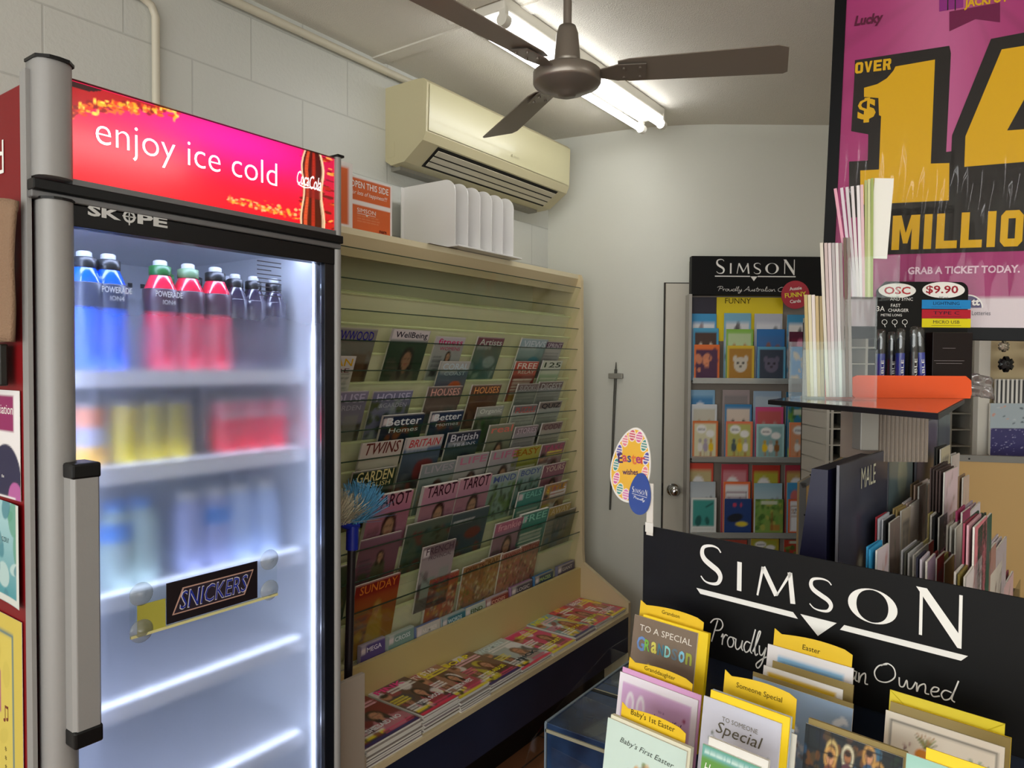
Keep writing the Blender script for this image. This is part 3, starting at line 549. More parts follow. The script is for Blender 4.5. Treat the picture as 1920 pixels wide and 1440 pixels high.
# brown cloth hanging at the edge of the view
cl = Cv(4, 4); a = SP.uv(20, 358, .026); b = SP.uv(16, 640, .026)
mb = MB(); CL = M('brown_towel', '8a6f58', .95, bump=.6, bscale=300, var=.1)
n, k = 14, 16; vs = []
for j in range(k+1):
    for i in range(n+1):
        u = i/n; v = j/k; x = a[0]-.010-.14+.14*u*(1-.10*v); z = a[1]-(a[1]-b[1])*v-.02*(1-u)*(1-v)
        if v < .08: x -= .0; z -= .012*(u**6)
        vs.append((x, Y0-.022-.008*math.sin(u*11+v*2)-.004*math.sin(v*5), z))
fs = [(j*(n+1)+i, j*(n+1)+i+1, (j+1)*(n+1)+i+1, (j+1)*(n+1)+i) for j in range(k) for i in range(n)]
mb.add(vs, fs, CL, True); o = mb.build('hanging_towel'); s = o.modifiers.new('s', 'SOLIDIFY'); s.thickness = .008; s.offset = 0
tag(o, 'brown fabric towel hanging against the red side of the drinks fridge', 'towel')
c0 = SP.uv(12, 690, .014)
t = thing('snack_packet', 'black packet with a yellow stripe hanging under the brown towel', 'packet', SP.mat(c0[0]-.1+.004, c0[1]-.03, .012))
MB().box(0, .1, 0, .07, 0, .014, M('packet_black', '15130f', .35)).build('packet_body', t, .003); MB().box(0, .1, .004, .007, .0141, .0146, ink('c8c040')).build('stripe', t); MB().box(.08, .094, .018, .05, .0141, .0146, ink('b8b4a0')).build('print_patch', t)
# ================================================================== magazine rack
XG = -1.742; RY0, RY1 = 1.335, 2.975
rk = thing('magazine_rack', 'long cream wall rack with green tinted glass tiers and a dark blue base', 'magazine rack', (0, RY0, 0))
RL = RY1-RY0-.022
SLAT = M('pale_green_cream_slat', 'eae3c4', .35, var=.02); NAVY = M('navy_laminate', '1d2740', .4, bump=.05, bscale=30, var=.5); ENDM = M('end_panel_greige', 'b8ab97', .5, var=.03)
XB = -1.46                                           # front of the base
side = [(XW+.004, .0), (XW+.004, 1.925), (-1.735, 1.925), (-1.725, 1.90), (-1.705, .62), (-1.70, .56), (XB+.0, .415), (XB, .10), (XB-.06, .10), (XB-.06, 0)]
def xz(poly, y0, y1, m, mb=None):                     # an outline in x,z drawn out along y
    mb = mb or MB(); mb.x = Matrix(((1, 0, 0, 0), (0, 0, -1, 0), (0, 1, 0, 0), (0, 0, 0, 1))); mb.prism(poly, -y1, -y0, m); return mb
xz(side, 0, .022, ENDM).build('end_panel', rk, .0015); xz(side, RL, RL+.022, CREAM).build('end_panel', rk, .0015)
xz([(XW+.004, 1.905), (XW+.004, 1.925), (-1.74, 1.925), (-1.74, 1.905)], .022, RL, M('cream_edge', 'e6dab8', .4)).build('top_board', rk)
xz([(-1.762, 1.905), (-1.74, 1.905), (-1.765, 1.84), (-1.785, 1.84)], .022, RL, CREAM).build('top_rail', rk)
TZ = [1.862-.0962*k for k in range(14)]               # heights of the glass edges
LEAN = [math.radians(24-.85*k) for k in range(14)]; LEAN[12] = LEAN[13] = math.radians(12)
def tx(k): return XG+.022*((k-5.5)/6)**2
def tdir(k): return Vector((math.sin(LEAN[k]), 0, math.cos(LEAN[k])))
GLASS = clear('green_tinted_glass', 'fcfefa', .06, .04); GEDGE = M('green_glass_edge', '2f4636', .2, coat=.5)
prev = None
for k in range(13):
    d = tdir(k); top = Vector((tx(k), 0, TZ[k])); bot = top-d*.185; n = Vector((d.z, 0, -d.x))
    P = lambda p: (p.x, p.z)
    xz([P(bot), P(top-d*.003), P(top-d*.003-n*.004), P(bot-n*.004)], .024, RL-.002, GLASS).build('glass_front', rk)
    g = xz([P(top-d*.003), P(top), P(top-n*.004), P(top-d*.003-n*.004)], .024, RL-.002, GEDGE); g.build('glass_edge', rk)
    sb = bot-n*.034; st = bot+d*(.125 if k else .03)-n*.034
    mb = xz([P(bot-n*.0), P(sb), P(sb-d*.004), P(bot-d*.004)], .022, RL, SLAT); xz([P(sb), P(st), P(st-n*.004), P(sb-n*.004)], .022, RL, SLAT, mb)
    xz([P(st), P(st+n*.007), P(st+n*.007+d*.005), P(st-n*.004+d*.005), P(st-n*.004)], .022, RL, M('slat_nose', 'e2e4b4', .3), mb); mb.build('slat', rk)
xz([(-1.80, .5), (-1.80, 1.86), (-1.81, 1.86), (-1.81, .5)], .022, RL, SLAT); 
mb = xz([(-2.0, .4), (-2.0, 1.9), (-2.01, 1.9), (-2.01, .4)], .022, RL, SLAT); mb.build('back_board', rk)
KZ = .535; SHZ = .375
xz([(-1.73, SHZ), (-1.73, KZ), (-1.712, KZ), (-1.712, SHZ)], .022, RL, M('tan_kick_panel', 'cdb87c', .45, var=.03)).build('kick_panel', rk)
mb = xz([(-1.75, SHZ-.018), (-1.75, SHZ), (XB+.004, SHZ), (XB+.004, SHZ-.018)], .022, RL, CREAM); mb.build('base_shelf', rk)
xz([(XB-.02, .19), (XB-.02, SHZ-.018), (XB, SHZ-.018), (XB, .19)], .022, RL, NAVY).build('fascia', rk)
xz([(-1.6, .0), (-1.6, .19), (-1.58, .19), (-1.58, .0)], .022, RL, BLACK).build('toe_kick', rk)
# ---- cover pictures
def cover(style, a, b, c, seed, W_=26, H_=34, hair='2c1c16', skin='c49478', sticker=False, band=None):
    v = Cv(W_, H_, a, seed)
    if style == 'portrait': v.grad(b, a); v.blot([b, c], 6, .04, .12, 0, 0, 1, .7, .35); v.person(.55, .52, 1.15, skin, hair, c); v.words(.06, .5, .32, 6, c)
    elif style == 'figure': v.grad(b, a); v.person(.55, .62, .62, skin, hair, c); v.rect(.38, 0, .72, .38, c); v.words(.06, .6, .36, 9, '40444c'); v.ell(.2, .3, .1, .07, c)
    elif style == 'scene': v.grad(b, a, .2, .8); v.blot([b, c], 14, .05, .16, 0, 0, 1, .5); v.ell(.65, .5, .22, .12, c); v.words(.06, .82, .6, 2, 'e0e0e0')
    elif style == 'room': v.rect(0, 0, 1, .45, b); v.rect(.1, .2, .5, .5, c); v.rect(.6, .1, .9, .6, c, .6); v.line(.0, .62, .5, .3, .02, '3a2a20'); v.blot([b, c], 5, .03, .1, 0, 0, 1, .6, .6)
    elif style == 'quilt': v.blot([a, b, c, 'd8c8a0', '5a4a3a'], 120, .02, .06); v.rect(0, .8, 1, 1, a, .5)
    elif style == 'garden': v.blot([a, b, c, '2c3c20'], 70, .03, .1, 0, 0, 1, .85); v.rect(0, .84, 1, 1, a, .8)
    elif style == 'news': v.words(.06, .72, .95, 12, '5a5a60', .014, .05); v.rect(.1, .15, .6, .4, c); v.rect(0, .86, 1, 1, b)
    elif style == 'puzzle': v.rect(0, .7, 1, 1, b); v.rect(.1, .08, .9, .3, c); v.words(.1, .6, .9, 5, 'f4f0e0', .03, .07)
    elif style == 'gossip':
        v.blot([a, b, c, 'f0d840', 'f4f0f0'], 16, .06, .2, al=.8); v.person(.68, .5, .8, skin, hair, b); v.person(.25, .4, .6, 'b88468', '5a3418', c); v.rect(.04, .1, .5, .2, 'f4e030'); v.words(.05, .3, .5, 3, 'ffffff', .03, .06); v.words(.45, .12, .97, 2, 'e04878', .03, .06); v.ell(.12, .72, .1, .08, 'c89070'); v.ell(.12, .77, .1, .05, hair); v.words(.3, .82, .95, 2, ['f4f4f0', 'f0e040', 'f8c0d0'][seed % 3], .035, .07); v.words(.02, .58, .4, 3, ['f0e040', 'ffffff', 'f06090'][seed % 3], .03, .06); v.blot([a, c, '20202c', 'e8a0b0'], 10, .03, .07, 0, 0, .5, .3); v.rect(.0, .0, 1, .06, ['e83c58', 'f0e040', '30306c'][seed % 3])
    if band: v.rect(0, .82, 1, 1, band)
    if sticker: v.rect(.03, .84, .22, .95, 'e8dcdc')
    v.rect(0, .985, 1, 1, 'e6e0d4'); return v
def magazine(k, xl, xr, yt, title, tcol, cvx, label, thick=.006, h=None, sub=None, th=.1, off=.0, skew=0, group=None, tshear=0.0, wid=None, subcol=None):
    d = tdir(k); top = Vector((tx(k), 0, TZ[k])); bot = top-d*.178
    P = Plane(bot-Vector((d.z, 0, -d.x))*(.006+off), (0, 1, 0), d)
    u0, v1 = P.uv(xl, yt); u1 = P.uv(xr, yt)[0]; w = wid or (u1-u0)
    if wid: u0 = u1-w
    hh = v1 if h is None else h; v0 = 0 if h is None else max(0, v1-h)
    t = thing('magazine', label, 'magazine', P.mat(u0, v0, 0, skew), group)
    MB().box(.001, w-.001, .0, hh-.002, -thick, -.0006, PAPER).build('pages', t)
    picture('cover', t, w, hh, cvx, 0)
    mb = MB(); mb.quad((0, 0, -thick), (0, 0, 0), (0, hh, 0), (0, hh, -thick), M('cover_spine', 'c8c0b8', .4)) 
    mb.build('spine', t)
    if title:
        mb = MB(); put_text(mb, title, w*.52, hh-w*.09-.006, w=w*.84, h=w*.15*(th/.1), m=ink(tcol), z=.0007, shear=tshear, bold=.01)
        if sub: put_text(mb, sub, w*.55, hh-w*.25-.006, w=w*.7, h=w*.085, m=ink(subcol or tcol), z=.0007)
        mb.build('cover_lettering', t)
    return t
MG = [ # tier, left px, right px, top px, title, ink, (picture), label, options
 (3, 632, 711, 613, 'NEWWOOD', '2a2390', ('room', '8a8680', '4a3020', '7a5a40'), 'wood themed magazine with a purple blue title half hidden by the fridge, top row', dict(wid=.21)),
 (3, 738, 810, 616, 'WellBeing', '2a2430', ('portrait', '2c4a34', '1a3324', '5d564a'), 'magazine with a white masthead and a dark haired woman before green slats, top row', dict(cvo=dict(band='dcd2d2', hair='15110f', skin='a4795e'))),
 (3, 820, 875, 630, 'fitness', 'd02468', ('figure', 'c3bcc0', '8a9294', '22262c'), 'pale magazine with pink lettering and a dark dressed woman, top row', dict(sub='WOMENS')),
 (3, 898, 948, 631, 'Artists', 'cfd4c8', ('scene', '6a7464', '3f6a68', '8fa3a0'), 'grey green magazine with a crimson top edge and white script, top row', dict(cvo=dict(band='7a4450'))),
 (3, 980, 1030, 634, 'VIEWS', 'd8e0e4', ('scene', '9fb6bc', '3b4a1e', '3e8aa0'), 'pale blue grey magazine with a green base near the end of the top row', {}),
 (3, 1026, 1058, 640, 'SPRINT', 'd8d0d4', ('news', 'b9b2b6', '5c3350', '2c2c48'), 'small plum banded magazine against the end panel in the top row', {}),
 (4, 628, 669, 667, 'ASIAN', 'd8a818', ('news', 'd8d2ce', 'd8d2ce', '808a84'), 'white magazine with yellow and maroon letters beside the fridge, second row', dict(sub='CARE', subcol='7a1838', wid=.17)),
 (4, 828, 884, 677, 'CORAL', 'c8d8e0', ('scene', '5b7484', '6a3a58', 'd0602c'), 'white bordered magazine with an orange sunset, second row', dict(sub='COAST', cvo=dict(band='b9b8b2'))),
 (4, 969, 1012, 677, 'FREE', 'f0e8d8', ('puzzle', '8a2a1c', 'c8503c', 'a87a1c'), 'red and yellow puzzle magazine near the end of the second row', dict(sub='RELAY')),
 (4, 1020, 1056, 676, '125', '3a4a30', ('puzzle', '9fb890', 'd8dcc8', '2c4a30'), 'pale green magazine with the number one hundred and twenty five on it', {}),
 (5, 622, 692, 735, 'HOUSE', 'c8c0d8', ('room', '8d86a0', '4a4434', 'a8a4a0'), 'lilac home magazine with a chair, half hidden behind the fridge, third row', dict(sub='&GARDEN', wid=.205)),
 (5, 702, 775, 734, 'HOUSE', 'c8c4dc', ('garden', '7a7898', '4e5a24', '9aa0a8'), 'lilac home magazine with green foliage, third row', dict(sub='&GARDEN')),
 (5, 805, 868, 725, 'HOUSES', 'e8b0a0', ('room', '74605a', '8a7c70', '5a6460'), 'taupe magazine with pale pink capitals, third row', {}),
 (5, 887, 941, 722, 'HOUSES', 'f0a868', ('room', '6e4a34', '4a2a1c', '7a5a48'), 'brown magazine with orange capitals, third row', {}),
 (5, 973, 1011, 720, 'SUDOKU', 'b8b8b4', ('news', '8f938c', '74605c', '3c4434'), 'grey newsprint magazine near the end of the third row', {}),
 (5, 1013, 1057, 716, 'DIGEST', 'c8c8c4', ('news', '9a9a98', '6a544e', '4c4866'), 'grey and violet magazine against the end panel in the third row', {}),
 (6, 720, 796, 780, 'Better', 'e8ecec', ('garden', '14283c', '1c4a3a', '8a4a1c'), 'navy magazine with white and orange lettering nearer the fridge, fourth row', dict(sub='Homes', cvo=dict(sticker=True, band='1a2c48'), thick=.009)),
 (6, 811, 870, 773, 'Better', 'e8ecec', ('garden', '1a3048', '20463c', '8a4a1c'), 'navy magazine with white and orange lettering, second of the pair, fourth row', dict(sub='Homes', cvo=dict(sticker=True, band='203450'), thick=.009)),
 (6, 897, 945, 764, 'Organic', 'e0e4d8', ('garden', '4e5a44', '3a6a2c', '6a7a5a'), 'green gardening magazine with a white masthead, fourth row', dict(cvo=dict(band='a8aca0'))),
 (6, 965, 1008, 761, 'PUZZLE', 'c86058', ('news', 'b8bab2', '6e6e70', '2f6478'), 'grey magazine with a red strip and a teal block, fourth row', {}),
 (6, 1014, 1054, 754, 'QUIZ', '20242c', ('news', 'a8aca4', '7a6a60', '15171c'), 'grey magazine with a black oval against the end panel, fourth row', {}),
 (7, 680, 755, 832, 'TWINS', '6a3028', ('room', 'd0c4b8', '14141c', '9aa4a0'), 'cream topped magazine with brown capitals over a dark picture, fifth row', dict(th=.15, tshear=.2, cvo=dict(band='cfc0b4'))),
 (7, 763, 831, 822, 'BRITAIN', 'c83c40', ('scene', '566a88', '2c3030', '8a3a38'), 'magazine with red capitals on a cream masthead over a blue scene, fifth row', dict(tshear=.2, cvo=dict(band='cfc4c0'))),
 (7, 842, 901, 812, 'British', 'd8d8e0', ('scene', '1c4458', '6a6a30', '20283c'), 'dark magazine with a yellow strip along its top, fifth row', dict(sub='TRAINS', cvo=dict(band='2a3044'))),
 (7, 914, 965, 798, 'real', 'e88070', ('portrait', '8a8c74', '7a7c68', '4a4438'), 'khaki magazine with a long haired woman, fifth row', dict(th=.12, wid=.0+.17)),
 (7, 968, 1009, 801, 'STORIES', 'd8c8d0', ('news', 'a8a0a4', '8c7a80', '54606c'), 'greyish pink text covered magazine, fifth row', {}),
 (7, 1018, 1055, 794, 'CODE', '6a4a50', ('news', 'b0aa9c', '8a7068', '7a3c48'), 'buff magazine with a maroon block against the end panel, fifth row', {}),
 (8, 663, 742, 886, 'GARDEN', 'e8dc98', ('garden', '263a24', '3c4c20', '5a3a30'), 'dark green magazine with large cream capitals, sixth row', dict(sub='ENGLISH', th=.13)),
 (8, 793, 854, 872, 'LIVES', 'b0a8b0', ('portrait', '8c9494', '6a7c78', 'a88a68'), 'pale magazine with a crimson spine and a brown haired woman, sixth row', dict(cvo=dict(hair='4a2a1c'))),
 (8, 860, 916, 856, 'LIFE', 'c87a94', ('portrait', 'a8a4a4', 'c8b8bc', '5a6464'), 'pink and white magazine with a long haired woman, sixth row, the one by the fridge', dict(cvo=dict(hair='3c1c18'))),
 (8, 923, 975, 846, 'LIFE', 'c87a94', ('portrait', 'a8a4a4', 'c0b4b8', '5a6464'), 'pink and white magazine with a woman, sixth row, beside the yellow green magazine', dict(cvo=dict(hair='3c1c18'))),
 (8, 966, 1014, 841, 'EASY', 'a86a10', ('puzzle', '8a8c20', 'b0ac40', '6a7018'), 'yellow green magazine near the end of the sixth row', {}),
 (8, 1018, 1059, 834, 'TAKE', 'c85a80', ('gossip', '8a5a60', '7a4a50', '9a7a68'), 'dusky pink magazine against the end panel, sixth row', {}),
 (9, 697, 773, 933, 'TAROT', '3c1424', ('portrait', 'c88098', 'a06484', '7a4a5c'), 'thick pink fortune magazine with elongated letters just above the duster bristles', dict(th=.16, thick=.014, cvo=dict(band='c8889a', hair='3a1820'))),
 (9, 797, 859, 914, 'TAROT', '3c1424', ('portrait', 'c490a0', 'a8688a', '86506a'), 'thick pink fortune magazine with elongated letters, middle one of three', dict(th=.16, thick=.014, cvo=dict(band='c890a0', hair='3a1820'))),
 (9, 864, 921, 899, 'TAROT', '3c1424', ('portrait', 'c490a0', 'a8688a', '86506a'), 'thick pink fortune magazine with elongated letters, beside the green nature magazine', dict(th=.16, thick=.012, cvo=dict(band='c890a0', hair='3a1820'))),
 (9, 923, 970, 892, 'MIND', '5a6aa0', ('garden', '8ea89c', '5a7a30', '6e8c50'), 'green nature magazine beside the pink fortune magazines', dict(cvo=dict(band='9cb0a8'))),
 (9, 975, 1016, 880, 'BODY', '5a6aa0', ('garden', '8ea8a4', '3c6a38', '5a8a8a'), 'green and blue nature magazine near the end of the seventh row', dict(cvo=dict(band='a0b4b0'))),
 (9, 1021, 1060, 873, 'YOURS', 'e0c8b8', ('portrait', '8c4a5c', 'a8788a', '6a5a1c'), 'mauve magazine with a brown haired woman against the end panel, seventh row', {}),
 (10, 974, 1018, 923, 'TEALS', '8ad0c0', ('puzzle', '2c7a6a', '3a8a7c', '2a5a5c'), 'teal magazine with pink lines of text, eighth row', dict(cvo=dict(sticker=True))),
 (10, 1024, 1063, 910, 'STYLE', 'd89a28', ('gossip', 'a88458', 'b05a54', '8a6a30'), 'buff magazine with orange letters against the end panel, eighth row', {}),
 (11, 931, 979, 983, 'frankie', 'e8b4bc', ('portrait', 'a88090', '8e6478', '4c4c34'), 'rose pink magazine with two long haired figures, ninth row', dict(cvo=dict(band='b86a80', hair='3a201c'))),
 (11, 979, 1027, 966, 'FREE', '98dcc4', ('puzzle', '2c7a68', '3c8c78', '6a4c44'), 'thick teal magazine with a white top edge, ninth row', dict(thick=.012, cvo=dict(sticker=True))),
 (11, 1031, 1069, 953, 'AWAY', 'd8c8a0', ('figure', '8a8264', '6a6450', '4a6070'), 'olive magazine with a yellow top edge against the end panel, ninth row', dict(cvo=dict(band='b89a38'))),
 (12, 795, 853, 1027, 'FRENCH', '5c4850', ('room', 'a89c9c', '56504e', '8c9c90'), 'pale grey home magazine with a kitchen scene alone in the wide gap, tenth row', dict(sub='PROVINCIAL', h=.25, cvo=dict(sticker=True, band='7a6468'))),
 (11, 1030, 1066, 1012, '', '', ('figure', '6a6448', '5c5638', '5a3c24'), 'olive brown magazine tucked low behind the glass by the end panel', dict(h=.2)),
 (13, 663, 742, 1132, 'SUNDAY', 'd87c30', ('figure', '9a2a1c', 'a07a20', 'b0902c'), 'red and yellow magazine with a fair haired child near the fridge, bottom rows', dict(h=.27, cvo=dict(band='8c2018', hair='b08838', skin='c8965c'))),
 (12, 805, 857, 1096, 'QUILTING', 'a83c48', ('quilt', 'b05a3c', 'c89a3c', '8a4a40'), 'orange patchwork craft magazine with a white top edge, lower rows', dict(h=.2, thick=.01)),
 (12, 868, 906, 1076, 'QUILTS', '6a3428', ('quilt', 'a87444', '6c7c34', 'b8804c'), 'green and orange patchwork craft magazine, lower rows', dict(h=.2)),
 (12, 902, 940, 1062, 'CRAFT', '7a5028', ('quilt', 'b89058', '8c7434', '94584c'), 'tan patchwork craft magazine, lower rows', dict(h=.2, off=.008)),
 (12, 940, 975, 1048, 'SEWING', '9a4a3c', ('quilt', 'b87c68', '8c8844', 'a85a50'), 'salmon patchwork craft magazine, lower rows', dict(h=.2)),
 (12, 975, 1009, 1032, 'STITCH', '9a4a3c', ('quilt', 'a87460', '7a7c48', 'b86848'), 'red cornered patchwork craft magazine beside the end panel, lower rows', dict(h=.2, off=.008)),
]
for i, (k, xl, xr, yt, ti, tc, pic, lab, o) in enumerate(MG):
    o = dict(o); cvo = o.pop('cvo', {}); k = min(k, 12)
    magazine(k, xl, xr, yt, ti, tc, cover(*pic, seed=i+11, **cvo), lab, group='magazines in the glass tiers', **o)
# lower copies behind, seen through the glass of the bottom tiers
for i, (k, xl, xr, yt, pic, lab) in enumerate([(10, 672, 745, 1040, ('figure', '8a6474', '8c4a68', '5a5c44'), 'mauve and green magazine seen through the glass below the pink fortune magazine'),
    (10, 765, 845, 985, ('garden', '5c6858', '3c5a58', '7a3c38'), 'dim teal and rust magazine seen through the glass under the second fortune magazine'), (10, 850, 915, 965, ('scene', '4a5a5c', '2c4a60', '7c3c34'), 'dim blue and red magazine seen through the glass under the third fortune magazine'),
    (11, 630, 660, 1065, ('garden', '3c4a30', '6a6038', '2c3c3c'), 'dark green magazine glimpsed between the fridge and the duster pole')]):
    magazine(k, xl, xr, yt, '', '', cover(*pic, seed=i+90), lab, group='magazines in the glass tiers', h=.2, off=.012)
# digest booklets in the lowest pocket
for i, (xl, xr, yt, ti, tc, a, b, c, top, lab) in enumerate([(676, 722, 1212, 'MEGA', 'e8e0f0', '6a5a9a', '5a4a8a', 'c8b838', 'b8b0c8', 'purple puzzle booklet with a yellow oval beside the duster, lowest tier'),
    (728, 776, 1193, 'CROSS', 'd8e0e0', '8aa49c', '7c9c94', 'a87c84', 'c0ccc4', 'pale green puzzle booklet in the lowest tier'), (781, 826, 1178, 'NUMBER', 'e8e0d8', '7a4038', 'c8c4bc', 'a85848', '7a8cb8', 'white and rust puzzle booklet with a blue top in the lowest tier'),
    (829, 872, 1160, 'WORDS', 'd0e4e8', '2c7c84', '2c7080', '3c8c7c', 'b8c8c8', 'teal puzzle booklet in the lowest tier'), (873, 910, 1141, 'FIND', '405828', 'a8b88c', 'b0bcb0', '7c9c4c', '7c98b8', 'pale green and white puzzle booklet with a blue top in the lowest tier'),
    (911, 953, 1125, 'CODES', 'e8b8a0', '8a3428', '8c3028', '7c5c34', 'c0b4c0', 'brick red puzzle booklet in the lowest tier'), (959, 998, 1102, 'LOGIC', 'c8c0c0', '5c4c54', '4c4450', 'c8b8a8', 'a880a4', 'charcoal puzzle booklet with a pink top in the lowest tier'),
    (1003, 1037, 1082, 'MAZES', 'b8d088', '3c5c34', '2c4458', '7ca044', '5080b0', 'dark green puzzle booklet with a bright blue top in the lowest tier'), (1046, 1077, 1063, 'GIANT', 'c8c0b8', '5c5460', '50485c', 'b8b0a0', '7c7890', 'grey violet puzzle booklet against the end panel in the lowest tier')]):
    P = Plane((-1.7345, 0, KZ), (0, 1, 0), (0, 0, 1)); u0, v1 = P.uv(xl, yt); u1 = P.uv(xr, yt)[0]; w = u1-u0; h = .19
    t = thing('puzzle_booklet', lab, 'booklet', P.mat(u0, v1-h, 0), 'puzzle booklets in the lowest tier')
    MB().box(0, w, .001, h-.001, -.016, -.0006, M('booklet_'+top, top, .7)).build('pages', t); picture('cover', t, w, h, cover('puzzle', a, b, c, i+50, 18, 22, sticker=True), 0)
    mb = MB(); put_text(mb, ti, w*.55, h-.022, w=w*.6, h=.016, m=ink(tc), z=.0007, bold=.02); mb.build('cover_lettering', t)
# ---- flat piles on the base shelf
PI_ = [(1.362, .225, 9, 'RED HOT', 'f0563c', '7c1c24', 'c87c88', '2a2440', 'gossip magazine with an orange red title on top of the pile next to the fridge'),
 (1.60, .165, 9, 'PINK', 'f04c98', '5c4038', 'a83c44', '3c3c4c', 'gossip magazine with a hot pink title on top of the second pile from the fridge'),
 (1.77, .155, 7, 'TV STAR', 'f0e8e0', 'a87860', 'b84858', '4c3028', 'celebrity magazine with two dark haired faces on top of the third pile from the fridge'),
 (1.93, .18, 5, 'SOAP', 'f0e038', '7c5c48', '5c3c34', 'c8bc30', 'celebrity magazine with big yellow letters on top of the fourth pile from the fridge'),
 (2.118, .20, 3, 'WOMEN', 'd8e8e8', 'b8c4c0', 'a89890', '3c3830', 'magazine with a smiling tanned face and white jacket on top of the fifth pile'),
 (2.325, .17, 2, 'WEEKLY', 'f04c80', 'd84c74', '8c5848', 'b8b040', 'pink edged gossip magazine on top of the sixth pile from the fridge'),
 (2.50, .165, 3, 'NEW', 'e8e840', '8cb0b0', 'a03c34', 'e0b828', 'magazine with red hair faces and yellow letters on top of the seventh pile'),
 (2.67, .14, 3, 'LOVE', 'f07860', 'c83c54', 'b86c60', 'c8d038', 'coral and lime magazine on top of the eighth pile from the fridge'),
 (2.815, .13, 3, 'BEST', 'f0e8e8', 'd8404c', 'b07088', 'd8b040', 'red and mauve magazine on top of the pile against the end panel')]
for i, (y, w, n, ti, tc, a, b, c, lab) in enumerate(PI_):
    rr = random.Random(i); th = .0062; z = SHZ+.0005
    for j in range(n):
        last = j == n-1; dx = rr.uniform(-.006, .006); a0 = rr.uniform(-.02, .02)
        L_ = .268; mt = Matrix.Translation((-1.705+.002, y+w+rr.uniform(-.002, .002), z))
        fm = Matrix(((0, -1, 0, XB-.008+dx-.0), (1, 0, 0, y+rr.uniform(-.002, .002)), (0, 0, 1, z), (0, 0, 0, 1)))@Matrix.Scale(1, 4)
        # local x runs along the rack, local y runs back towards the wall (cover top is at the wall)
        t = thing('magazine', lab if last else NUM[n-1-j]+' magazine down in the '+NUM[i]+' pile from the fridge on the base shelf', 'magazine', fm, ('top magazines on the base shelf' if last else 'lower magazines of pile '+NUM[i]))
        h = min(L_, .245)
        MB().box(0, w, 0, h, 0, th-.0012, PAPER).build('pages', t)
        if last:
            picture('cover', t, w, h, cover('gossip', a, b, c, i+200, 34, 44, hair=['2c1c16', '1c1414', '20140f', '6a3a20', '8a6a50', '7a4828', 'a04c20', '6a3420', '8c5c38'][i], skin='c89070'), th)
            mb = MB(); put_text(mb, ti, w*.45, h*.90, w=w*.75, h=h*.11, m=ink(tc), z=th+.0006, bold=.03); put_text(mb, ['SHE SAID NO', 'TOTAL SHOCK', 'NORTH WEST', 'LOVE AND LIFE', 'NICK', 'SECRET', 'ROYAL', 'HOLIDAY', 'WEDDING'][i], w*.6, h*.26, w=w*.6, h=h*.09, m=ink(['f0f0f0', 'f0f0f0', 'f4f4f0', 'f0e830', '30484c', 'f0e850', 'f0e030', 'd8e840', 'f0d8e0'][i]), z=th+.0006, bold=.03); mb.build('cover_lettering', t)
        else: MB().box(0, w, 0, h, th-.0012, th-.0004, M('pile_cover_%d' % (j % 3), ['8a7c80', '9a9088', '6c6468'][j % 3], .5)).build('cover', t)
        z += th
# ---- things on top of the rack
T1 = Plane((-1.775, 0, 1.9255), (0, 1, 0), Z3)
ORG = 'd8642c'
def boxart(part=True):
    v = Cv(60, 70, 'ece4e0'); v.rect(.03, .03, .96, .49, ORG); v.rect(.03, .57, .96, .97, ORG); v.words(.2, .3, .7, 3, 'e0946c', .012, .05); return v
u0, v1 = T1.uv(653, 326); u1 = T1.uv(735, 380)[0]; v1 = T1.uv(653, 326)[1]
t = thing('card_box', 'orange and white printed cardboard box reading open this side on the rack top', 'box', T1.mat(u0, 0, 0), 'orange card boxes')
MB().box(0, u1-u0, 0, v1, -.12, -.0008, WHITE).build('box_body', t, .001); picture('box_print', t, u1-u0, v1, boxart(), 0); w = u1-u0
mb = MB(); put_text(mb, 'OPEN THIS SIDE', w*.48, v1*.86, w=w*.86, h=v1*.12, m=WINK, bold=.01); put_text(mb, 'for lots of happiness!!!', w*.47, v1*.70, w=w*.82, h=v1*.1, m=WINK, shear=.3); put_text(mb, 'SIMSON', w*.4, v1*.40, w=w*.42, h=v1*.075, m=WINK); mb.box(w*.19, w*.61, v1*.335, v1*.342, 0, .0009, WINK); mb.prism([(w*.38, v1*.33), (w*.44, v1*.33), (w*.41, v1*.305)], 0, .0009, WINK); put_text(mb, 'nam', w*.78, v1*.08, w=w*.17, h=v1*.05, m=ink('5c1c10'), bold=.03); mb.build('box_lettering', t)
u2 = T1.uv(649, 310)[0]; v2 = T1.uv(640, 308)[1]
t = thing('card_box', 'orange and white cardboard box half hidden behind the fridge top', 'box', T1.mat(u2-.17, 0, .03), 'orange card boxes')
MB().box(0, .17, 0, v2, -.12, -.0008, WHITE).build('box_body', t, .001); cv = Cv(30, 40, 'ece4e0'); cv.rect(.05, .04, .9, .92, ORG); picture('box_print', t, .17, v2, cv, 0)
